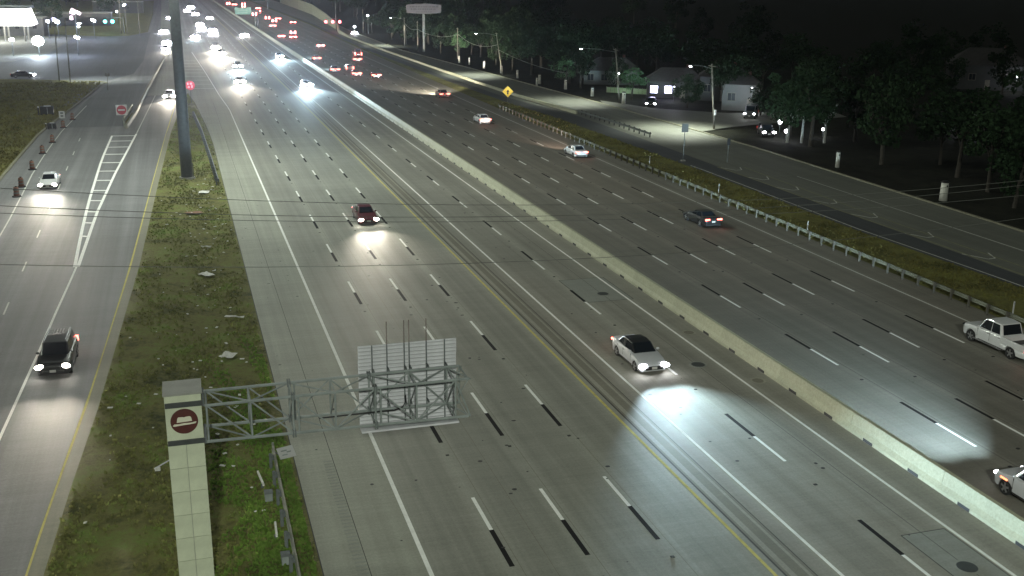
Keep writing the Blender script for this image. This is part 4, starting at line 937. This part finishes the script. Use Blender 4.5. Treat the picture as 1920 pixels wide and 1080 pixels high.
def signal(label, xs, y, z, pole_x, col_e, ph, rr):
    t = thing('traffic_signal', label, 'traffic light', (pole_x, y, 0)); MB().tube([(0, 0, -.05), (0, 0, ph)], [.22, .14], 12).build('pole', M_STEELD, t, True)
    far = max(xs, key=lambda x: abs(x - pole_x)); MB().tube([(0, 0, z + 1.3), (far - pole_x, 0, z + 1.5)], .10, 8).build('mast_arm', M_STEELD, t)
    m = mat('signal_glow_%d' % int(col_e[0] * 100), (.5, .5, .5), .3, emit=col_e, es=9)
    for x in xs:
        h = bevel(MB().box((x - pole_x, 0, z + .3), (.55, .35, 1.5)).build('signal_head', M_BLACK, t), .04); MB().ell((x - pole_x, -.22, z), (rr, .25, rr), 14, 8).build('lit_lens', m, h, True)  # lit lens drawn oversized, its size standing in for glare
        for k in (1, 2): MB().ell((x - pole_x, -.17, z + .3 * k), (.14, .08, .14), 10, 6).build('dark_lens', M_TRIM, h, True)
    l = lamp('signal_light', 'POINT', (sum(xs) / len(xs) - pole_x, -.9, z), 260, col_e, t, shadow_soft_size=.3)
signal('traffic signal with three red lights on tall pole, right', (58.6, 61.4, 64.2), 440, 3.8, 62.7, (1.0, .10, .12), 12.3, .62)
signal('traffic signal with two blue green lights, left street', (-24.0, -21.4), 430, 4.4, -17.6, (.10, 1.0, .85), 6.2, .62)
for x, y, h, s, lab in ((67.0, 420.5, 2.8, .5, 'lamp on short post by the red signals'), (72.2, 420, 7.0, .42, 'white lamp on thin pole right of red signals'), (82.2, 420, 4.6, .55, 'yellowish lamp left under the faint board')):
    t = thing('post_lamp', lab, 'lamp post', (x, y, 0)); MB().tube([(0, 0, 0), (0, 0, h)], [.1, .07], 8).build('post', M_STEELD, t); MB().ell((0, 0, h), (s, s, s * .8), 10, 8).build('lamp_globe', M_LAMPS, t, True)
    lamp('lamp_light', 'POINT', (0, -.9, h), 500, (1, .98, .86), t, shadow_soft_size=.3)
# lamps among the left streets
for x, y, h, s, e, lab in ((-35.5, 320, 4.0, 1.5, 2200, 'dazzling white flood lamp on a post at the left forecourt'), (-42.0, 320, 4.4, .75, 900, 'bright lamp leftmost under the lit canopy'), (-25.5, 320, 4.9, .75, 1000, 'lamp on post right of the dazzling flood lamp'),
                         (-40.6, 400, 5.8, .7, 800, 'small lamp just right of the lit canopy'), (-37.6, 400, 5.6, .95, 1500, 'larger lamp second right of the canopy'), (-26.1, 400, 6.1, .75, 1500, 'lamp left of the blue green signals'),
                         (-31.0, 400, 4.0, .4, 300, 'tiny lamp below the pinkish lights'), (-19.6, 500, 8.3, .8, 1500, 'lamp above right of the blue green signals'), (-22.8, 500, 5.6, .5, 500, 'small lamp just above the blue green signals')):
    t = thing('yard_lamp', lab, 'lamp post', (x, y, 0), 0, 'lamps about the left streets'); MB().tube([(0, 0, 0), (0, 0, h)], [.12, .08], 8).build('post', M_STEELD, t)
    (MB().ell((0, 0, h), (s, s * .8, s * .85), 12, 8) if s > 1 else MB().box((0, 0, h), (s * random.uniform(1.0, 1.9), s * .6, s * random.uniform(.7, 1.3)), Matrix.Rotation(random.uniform(-.6, .6), 3, 'Y'))).build('lamp_head', M_LAMPBIG if s > 1 else M_LAMP, t, s > 1); lamp('lamp_light', 'POINT', (0, -1.2, h + .6), e, (.52, .62, 1.0), t, shadow_soft_size=.4)
t = thing('lit_pole_sign', 'pinkish lit signboard on a post left of the signals', 'sign', (-31.7, 400, 0)); MB().tube([(0, 0, 0), (0, 0, 9.5)], .18, 8).build('post', M_STEELD, t)
mp = mat('pink_lit_board', (.8, .7, .75), .4, emit=(1, .72, .85), es=6)
MB().box((-.7, 0, 9.0), (1.5, .4, 1.7), Matrix.Rotation(.5, 3, 'Y')).build('board', mp, t); MB().box((1.0, 0, 8.6), (1.6, .4, .9), Matrix.Rotation(.5, 3, 'Y')).build('board', mp, t); MB().box((-1.3, 0, 6.9), (.9, .4, 1.2)).build('board', mp, t)
# forecourt canopy
t = thing('lit_canopy', 'glowing white canopy with sloping end at the top left corner', 'canopy', (-50.3, 382, 0))
mc = mat('lit_canopy_face', (.85, .85, .82), .5, emit=(1, 1, .96), es=3.5)
o = MB(); a = [(-16, 0, 5.1), (6.8, 0, 5.1), (5.2, 0, 10.4), (-16, 0, 10.4)]; b = [(x, 16, z) for x, y, z in a]; o.poly(a); o.poly(b[::-1])
for k in range(4): o.poly([a[k], b[k], b[(k + 1) % 4], a[(k + 1) % 4]])
o.build('canopy_body', mc, t); MB().box((-5.2, 8, 10.75), (22.4, 17, .6)).build('roof_edge', M_STEELD, t)
for x in (-12, -2, 4):
    for y in (3, 12): MB().tube([(x, y, 0), (x, y, 5.1)], .28, 10).build('column', M_CAPC, t)
lamp('canopy_light', 'AREA', (-4, -3, 5.0), 1500, (1, 1, .95), t, size=10)
# poles of the left streets
for x, y, h, r, lab in ((-21.7, 245, 13, .14, 'thin wooden pole at the bright street corner'), (-24.0, 246.5, 12, .12, 'second thin pole beside the bright street corner'), (-18.6, 428, 14, .16, 'pole right of the blue green signals'), (-16.6, 427, 9, .13, 'short leaning pole beside the brown bank'), (-11.9, 420, 16, .18, 'tall pole on the brown bank'), (-13.3, 226, 3.2, .07, 'thin post with sign plates at the gore barrier')):
    t = thing('street_pole', lab, 'pole', (x, y, 0), 0, 'poles about the left streets'); MB().tube([(0, 0, -.1), (.2, 0, h)], [r, r * .7], 8).build('shaft', M_WOOD, t, True); MB().box((.18, 0, h * .94), (1.4 if h > 5 else .8, .1, .12 if h > 5 else .6)).build('crossarm', M_WOOD, t)
lamp_pole = next(o for o in scene.objects if o.get('label') == 'thin wooden pole at the bright street corner')
MB().tube([(.2, 0, 11.5), (2.6, .8, 12.0)], .06, 6).build('arm', M_STEELD, lamp_pole); MB().ell((2.8, .9, 11.9), (.4, .22, .12), 10, 6).build('lamp_head', M_LAMP, lamp_pole, True)  # arm and lamp head added to this pole to brighten the corner
l = lamp('street_light', 'SPOT', (2.8, .9, 11.6), 12000, (.93, 1, .9), lamp_pole, spot_size=R(100), spot_blend=.9, shadow_soft_size=.3); aim(l, (.3, .1, -1))
# street buildings on the left, low and dim
def building(name, label, x, y, w, d, h, m, rz=0, lit=(), roof=None, nwin=4, group=None):
    t = thing(name, label, 'house' if 'house' in name else 'building', (x, y, 0), rz, group)
    MB().box((0, 0, h / 2 - .05), (w, d, h)).build('wall', m, t)
    if roof:
        rh = w * .22; ov = .45; mb = MB(); a, b, c, dd = (-w / 2 - ov, -d / 2 - ov, h), (w / 2 + ov, -d / 2 - ov, h), (w / 2 + ov, d / 2 + ov, h), (-w / 2 - ov, d / 2 + ov, h); e, f = (-w * .25, 0, h + rh), (w * .25, 0, h + rh)
        for q in ((a, b, f, e), (c, dd, e, f), (a, e, dd), (b, c, f), (dd, c, b, a)): mb.poly(q)
        rf = mb.build('roof', roof, t); MB().box((w * .22, d * .15, h + rh), (.6, .6, 1.0)).build('chimney', M_MAROON, rf)
    else: MB().box((0, 0, h + .1), (w + .3, d + .3, .3)).build('parapet', M_CAPC, t)
    for k in range(nwin):
        wx = -w / 2 + w * (k + .5) / nwin; m2 = mat('lit_window', (.8, .8, .85), .3, emit=(.62, .60, 1.0), es=16) if k in lit else M_GLASS
        if nwin > 1 and k == nwin // 2 and k not in lit:
            dr = MB().box((wx, -d / 2 - .03, 1.05), (1.0, .10, 2.1)).build('door', M_WOOD, t); MB().ell((wx + .38, -d / 2 - .1, 1.0), (.05, .05, .05), 6, 4).build('handle', M_RIM, dr); continue
        f = MB().box((wx, -d / 2 - .03, h * .52), (1.5, .10, 1.5)).build('window', M_PAPER if k in lit else M_WOOD, t)  # frames pale at lit windows, dark elsewhere: light put into their colour
        MB().box((wx, -d / 2 - .07, h * .52), (1.3, .06, 1.3)).build('pane', m2, f); MB().box((wx, -d / 2 - .115, h * .52), (.06, .03, 1.3)).build('mullion', M_WOOD, f)
    return t
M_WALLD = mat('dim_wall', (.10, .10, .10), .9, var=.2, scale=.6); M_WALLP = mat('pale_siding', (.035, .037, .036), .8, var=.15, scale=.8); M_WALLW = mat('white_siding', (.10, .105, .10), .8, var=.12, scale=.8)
M_ROOF = mat('shingle_roof', (.045, .043, .042), .9, var=.3, scale=2)
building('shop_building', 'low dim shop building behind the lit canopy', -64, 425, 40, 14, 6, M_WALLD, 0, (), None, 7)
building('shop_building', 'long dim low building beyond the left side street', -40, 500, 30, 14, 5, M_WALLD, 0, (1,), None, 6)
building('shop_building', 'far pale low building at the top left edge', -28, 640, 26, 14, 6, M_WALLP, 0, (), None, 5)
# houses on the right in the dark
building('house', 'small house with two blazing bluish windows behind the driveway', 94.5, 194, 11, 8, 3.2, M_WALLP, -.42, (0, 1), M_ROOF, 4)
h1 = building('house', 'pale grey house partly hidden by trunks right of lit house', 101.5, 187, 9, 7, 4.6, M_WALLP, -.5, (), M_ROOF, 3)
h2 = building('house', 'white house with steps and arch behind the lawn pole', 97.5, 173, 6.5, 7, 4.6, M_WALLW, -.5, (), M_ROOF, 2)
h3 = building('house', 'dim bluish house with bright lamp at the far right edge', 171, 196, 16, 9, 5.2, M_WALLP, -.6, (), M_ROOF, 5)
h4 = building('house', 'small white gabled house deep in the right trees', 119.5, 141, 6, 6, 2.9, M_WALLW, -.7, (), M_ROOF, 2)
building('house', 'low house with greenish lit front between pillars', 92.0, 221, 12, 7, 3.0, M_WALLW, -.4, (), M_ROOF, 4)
for x, y, z, e, lab, s in ((90.6, 186.3, 2.6, 900, 'porch lamp before the lit house', .25), (96.0, 166.5, 4.3, 600, 'porch lamp of the white house with arch', .25), (97.2, 167.0, 1.6, 300, 'low lamp at the white house corner', .35), (171.8, 187.5, 3.2, 500, 'bright yard lamp at the right frame edge', .7), (116.6, 137.2, 2.2, 260, 'porch lamp of the small white gabled house', .3),
                        (88.2, 143.8, 1.6, 160, 'white globe lamp on the dark lawn, upper', .5), (84.9, 136.5, 1.3, 160, 'white globe lamp on the dark lawn by the trunks', .45), (87.2, 206, 3.0, 300, 'small lamp high among trees right of the pillars', .28), (83.6, 197, 4.3, 350, 'small white lamp over the green lit fence', .3), (92.3, 138.3, 1.1, 60, 'violet white lamp behind the white trunks', .35)):
    t = thing('yard_light', lab, 'lamp', (x, y, 0), 0, 'lamps about the dark houses'); MB().tube([(0, 0, 0), (0, 0, z)], .05, 6).build('post', M_STEELD, t); MB().ell((0, 0, z), (s * .62, s * .62, s * .62), 10, 8).build('lamp_globe', M_LAMPS, t, True)
    lamp('lamp_light', 'POINT', (-.5 * s - .3, -.8 * s - .4, z + .2), e * .6, (.86, .90, 1.0), t, shadow_soft_size=.2)
# green lit fence
t = thing('lawn_fence', 'low greenish lit fence behind the pillars and trunks', 'fence', (84, 203, 0), R(-42))
for k in range(14): MB().box((k * .85, 0, .55), (.75, .05, 1.1)).build('panel', mat('green_fence', (.20, .26, .16), .8, var=.2), t)
for k in range(15): MB().box((k * .85 - .42, .06, .6), (.09, .09, 1.25)).build('post', M_WOOD, t)
lamp('lamp_light', 'POINT', (4, -3, 2.2), 260, (.7, 1, .75), t)

# white pillars along the frontage kerb
def pillar(label, x, y, h, r):
    t = thing('white_pillar', label, 'pillar', (x, y, 0), 0, 'white pillars along the right frontage'); MB().tube([(0, 0, -.05), (0, 0, h * .98), (0, 0, h)], [r * 1.05, r * .92, r * .8], 14).build('shaft', mat('whitewash', (.60, .60, .55), .8, var=.2, scale=2), t, True)
    MB().tube([(0, 0, h), (0, 0, h + .18)], [r * 1.25, r * .7], 14).build('cap', M_TRIM, t); MB().ell((0, -r * .95, h * .82), (.10, .05, .10), 8, 6).build('plate', M_BLACK, t)
for (x, y, h, r), lab in zip(((78.3, 93.6, 1.95, .42), (79.0, 114.5, 1.9, .26), (79.5, 184.5, 2.0, .34), (78.3, 197.5, 1.6, .32), (77.6, 211, 1.9, .30), (75.8, 222.7, 1.9, .32), (74.1, 219.5, 1.6, .22), (75.1, 236.6, 1.7, .26), (75.0, 249.2, 1.7, .3), (74.5, 262.9, 1.7, .3), (73.8, 274.6, 1.7, .2), (72.9, 281.8, 1.7, .24)),
        ('thickest white pillar nearest the camera at the right kerb', 'white pillar below the dark trees, second nearest', 'white pillar right of the green lit fence', 'white pillar left of the green lit fence', 'white pillar left of the low lit house front', 'right pillar of the pair near the leaning pole', 'left slim pillar of the pair near the leaning pole', 'pillar alone left of the pillar pair', 'white pillar at the foot of the leaning pole', 'pillar second left of the leaning pole', 'slim pillar third left of the leaning pole', 'farthest white pillar beside the bush')):
    pillar(lab, x, y, h, r)

# signs over the far road
def gantry(label, x, y, w, h, z, px, m, pw=.3):
    t = thing('overhead_sign', label, 'sign', (px, y, 0), 0); MB().tube([(0, 0, -.1), (0, 0, z + h * .6)], pw, 10).build('post', M_STEELD, t)
    MB().box(((x - px) / 2, .3, z + h * .5), (abs(x - px) + w * .4, .35, .35)).build('beam', M_STEELD, t); p = bevel(MB().box((x - px, 0, z + h / 2), (w, .12, h)).build('panel', m, t), .03)
    for k in (.3, .55, .78): MB().box((x - px - .2, -.075, z + h * k), (w * .62, .02, h * .10)).build('faint_line', mat('faint_letters', (.10, .22, .17), .6), p)
gantry('green overhead sign above far tail lights', 28.2, 468, 6.6, 2.9, 5.6, 33.0, M_SIGNG)
gantry('second green overhead sign cut by the top edge', 51.5, 700, 9, 3, 5.3, 57.6, M_SIGNG)
t = thing('tee_sign', 'dark edge on sign standing on single post by the barrier', 'sign', (34.0, 466, 0)); MB().tube([(0, 0, -.1), (0, 0, 6.7)], .26, 10).build('post', M_BLACK, t); MB().box((.3, 0, 6.7), (4.2, 1.2, .6), Matrix.Rotation(R(5), 3, 'Y')).build('panel', M_BLACK, t)
t = thing('billboard', 'faint grey billboard with a slight painted-in glow high above the dark trees', 'billboard', (72.4, 322, 0)); MB().tube([(0, .6, 0), (0, .6, 11.6)], .4, 12).build('post', M_STEELD, t)
mb = MB(); Wb, z0, z1 = 5.4, 11.3, 14.1; nn = 10; q = [(-Wb + 2 * Wb * k / nn, 0, z1 + .35 * math.cos(PI * (k / nn - .5)) - .25) for k in range(nn + 1)]; q2 = [(-Wb * .97 + 2 * Wb * .97 * k / nn, 0, z0 - .3 * math.cos(PI * (k / nn - .5)) + .2) for k in range(nn + 1)]
mb.poly(q2 + q[::-1]); b_ = [(x, .3, z) for x, y, z in q2 + q[::-1]]; mb.poly(b_[::-1]); n_ = len(b_); f_ = q2 + q[::-1]
for k in range(n_): mb.poly([f_[k], b_[k], b_[(k + 1) % n_], f_[(k + 1) % n_]])
bb = mb.build('board', mat('billboard_grey_glow', (.045, .045, .055), .7, var=.15, scale=.6, emit=(.5, .5, .62), es=.012), t)  # weak emission makes the board show, though nothing lights it
for z, w in ((13.3, 8.2), (12.6, 7.6), (11.8, 4.6)):
    x = -w / 2
    while x < w / 2: l_ = random.uniform(.25, .7); MB().box((x, -.02, z), (l_, .03, .42 if z > 12 else .22)).build('faint_letter', mat('billboard_letters', (.016, .016, .02), .7), bb); x += l_ + .18

# ------------------------------------------------------------------ trees
def crown_mesh(name, seed, rx, rz, nclump, nleaf, m, size=.42):
    rn = random.Random(seed); v = []; f = []
    for c in range(nclump):
        while True:
            p = Vector((rn.uniform(-1, 1), rn.uniform(-1, 1), rn.uniform(-1, 1)))
            if .25 < p.length < 1: break
        cx = Vector((p.x * rx, p.y * rx, p.z * rz)); cr_ = rx * rn.uniform(.22, .42)
        for k in range(nleaf):
            while True:
                d = Vector((rn.uniform(-1, 1), rn.uniform(-1, 1), rn.uniform(-1, 1)))
                if d.length < 1: break
            q = cx + Vector((d.x * cr_, d.y * cr_, d.z * cr_ * .7)); s = size * rn.uniform(.5, 1.2)
            u = Vector((rn.gauss(0, 1), rn.gauss(0, 1), rn.gauss(0, .6))).normalized(); w = u.orthogonal().normalized(); w = (w * math.cos(rn.uniform(0, 6)) + u.cross(w) * math.sin(rn.uniform(0, 6))).normalized()
            i = len(v); v += [tuple(q - u * s * .5), tuple(q + w * s * .35), tuple(q + u * s * .5), tuple(q - w * s * .35)]; f.append((i, i + 1, i + 2, i + 3))
    me = bpy.data.meshes.new(name); me.from_pydata(v, [], f); me.materials.append(m); me.update(); return me
def trunk_mesh(h, seed, m=None):
    rn = random.Random(seed); mb = MB(); bend = rn.uniform(-.5, .5); mb.tube([(0, 0, -.2), (bend * .3, 0, h * .35), (bend, bend * .4, h * .62)], [.26, .19, .13], 8)
    for k in range(4):
        a = rn.uniform(0, 6.28); mb.tube([(bend * (.4 + .15 * k), 0, h * (.34 + .07 * k)), (bend + math.cos(a) * h * .14, math.sin(a) * h * .14, h * .58), (bend + math.cos(a) * h * .24, math.sin(a) * h * .24, h * .8)], [.11, .08, .04], 6)
    return mb.mesh('trunk', m or M_BARK)
CR = [(crown_mesh('crown', s, 4.2, 3.4, 20, 85, M_LEAF, .55), trunk_mesh(8.5, s)) for s in range(5)]; CR2 = [(crown_mesh('crown', 40 + s, 3.0, 2.8, 18, 80, M_LEAF2, .42), trunk_mesh(6, s)) for s in range(2)]
M_PALEBARK = mat('pale_bark', (.36, .37, .36), .9, var=.35, scale=2); PT = trunk_mesh(8.5, 3, M_PALEBARK)
def tree(label, x, y, s, kind, group=None, tm=None, zc=.72):
    t = thing('leafy_tree', label, 'tree', (x, y, 0), random.uniform(0, 6.28), group); c, tk = kind; h = 8.5 if kind in CR else 6.0
    a = link('crown', c, t, (0, 0, h * zc * s)); a.scale = (s * random.uniform(.72, 1.2), s * random.uniform(.8, 1.2), s * random.uniform(.8, 1.3)); b = link('trunk', tm or tk, t); b.scale = (s, s, s); return t
rn = random.Random(21); n = 0
houses = [(94.5, 194, 9), (101.5, 187, 8), (97.5, 173, 7), (171, 196, 12), (119.5, 141, 7), (92, 221, 9)]
pts = []
def clear(x, y):
    for hx, hy, r in houses:
        if math.hypot(x - hx, y - hy) < r: return False
        L_ = math.hypot(hx, hy); tt = (x * hx + y * hy) / (L_ * L_)
        if .80 < tt < 1.0 and abs(x * hy - y * hx) / L_ < r * .62: return False
    if 75 < x < 112 and 143 < y < 193 and not (x > 108): return False
    return all(math.hypot(x - a, y - b) > 5.2 for a, b in pts)
while n < 120:
    y = rn.choice((rn.uniform(86, 230), rn.uniform(200, 430))); x = interp(FR, y) + 6.5 + rn.expovariate(1 / 34)
    if x > 235 or not clear(x, y): 
        if rn.random() < .002: n += 1
        continue
    pts.append((x, y)); n += 1
    tree('dark leafy tree in the unlit wood right of the frontage road', x, y, rn.uniform(.75, 1.35), rn.choice(CR), 'dark trees right of the frontage road')
for k in range(26):
    y = rn.uniform(430, 900); x = 84 + (y - 430) * .03 + rn.expovariate(1 / 40)
    tree('far dark tree behind the climbing retaining wall', x, y, rn.uniform(1.1, 1.9), rn.choice(CR), 'far trees behind the retaining wall')
tree('lamp lit green bushy tree beside the bush utility pole', 77.0, 298, 1.0, CR2[0]); tree('mid green tree right of the leaning lamp pole', 78.6, 214, .95, CR2[1]); tree('small tree hanging over the green lit fence', 83.5, 190, .9, CR2[0])
for x, y, lab in ((96.2, 176.5, 'slim dark tree before the pale grey house, left'), (99.0, 175.0, 'slim dark tree before the pale grey house, right'), (93.4, 172.0, 'dark tree beside the white house steps')): tree(lab, x, y, .8, CR[1], zc=.95)
for x, y, lab in ((84.0, 134.6, 'tree with white painted trunk at lawn edge, left'), (86.0, 134.0, 'tree with white painted trunk at lawn edge, middle'), (89.3, 133.2, 'tree with white painted trunk at lawn edge, right')): tree(lab, x, y, .85, CR[2], tm=PT, zc=.9)
for x, y, s, lab in ((88.6, 176.2, .62, 'small dark tree left of the lit house windows'), (93.6, 183.2, .55, 'low dark bush tree right of the lit windows'), (96.0, 163.0, .6, 'small dark tree before the white house corner'), (160, 178, 1.1, 'big dark tree veiling the bluish far house, left'), (166, 176, 1.0, 'big dark tree veiling the bluish far house, middle'), (86.6, 205, .7, 'dark tree before the low lit house front'), (112, 132, .9, 'dark tree in front of the small gabled house')): tree(lab, x, y, s, rn.choice(CR), zc=.66)
for x, y, s, lab in ((-33.5, 205, 1.0, 'dark leafy tree cut by the left frame edge'), (-36, 222, .8, 'dark tree behind the left edge tree'), (-47, 470, 1.2, 'dim tree left of the brown bank'), (-30, 560, 1.3, 'dim far tree behind the left street lamps'), (-20, 700, 1.4, 'far dim tree left of the ramp top')): tree(lab, x, y, s, rn.choice(CR))
for k in range(10): tree('dim far tree along the top left horizon', rn.uniform(-110, -32), rn.uniform(520, 820), rn.uniform(1, 1.7), rn.choice(CR), 'dim far trees at the top left')

# ------------------------------------------------------------------ night haze
hb = MB().box((400, 590, 24), (1460, 1540, 52)).build('haze', mat('haze_surface', (1, 1, 1)))
hb['kind'] = 'stuff'; hb['label'] = 'thin night haze lit by headlights and lamps'
hm = bpy.data.materials.new('haze'); hm.use_nodes = True; nt = hm.node_tree; nt.nodes.clear()
ho = nt.nodes.new('ShaderNodeOutputMaterial'); hv = nt.nodes.new('ShaderNodeVolumePrincipled')
hv.inputs['Color'].default_value = (.80, .84, 1.0, 1); hv.inputs['Density'].default_value = 0.00015; hv.inputs['Anisotropy'].default_value = .85
nt.links.new(hv.outputs[0], ho.inputs['Volume']); hb.data.materials[0] = hm
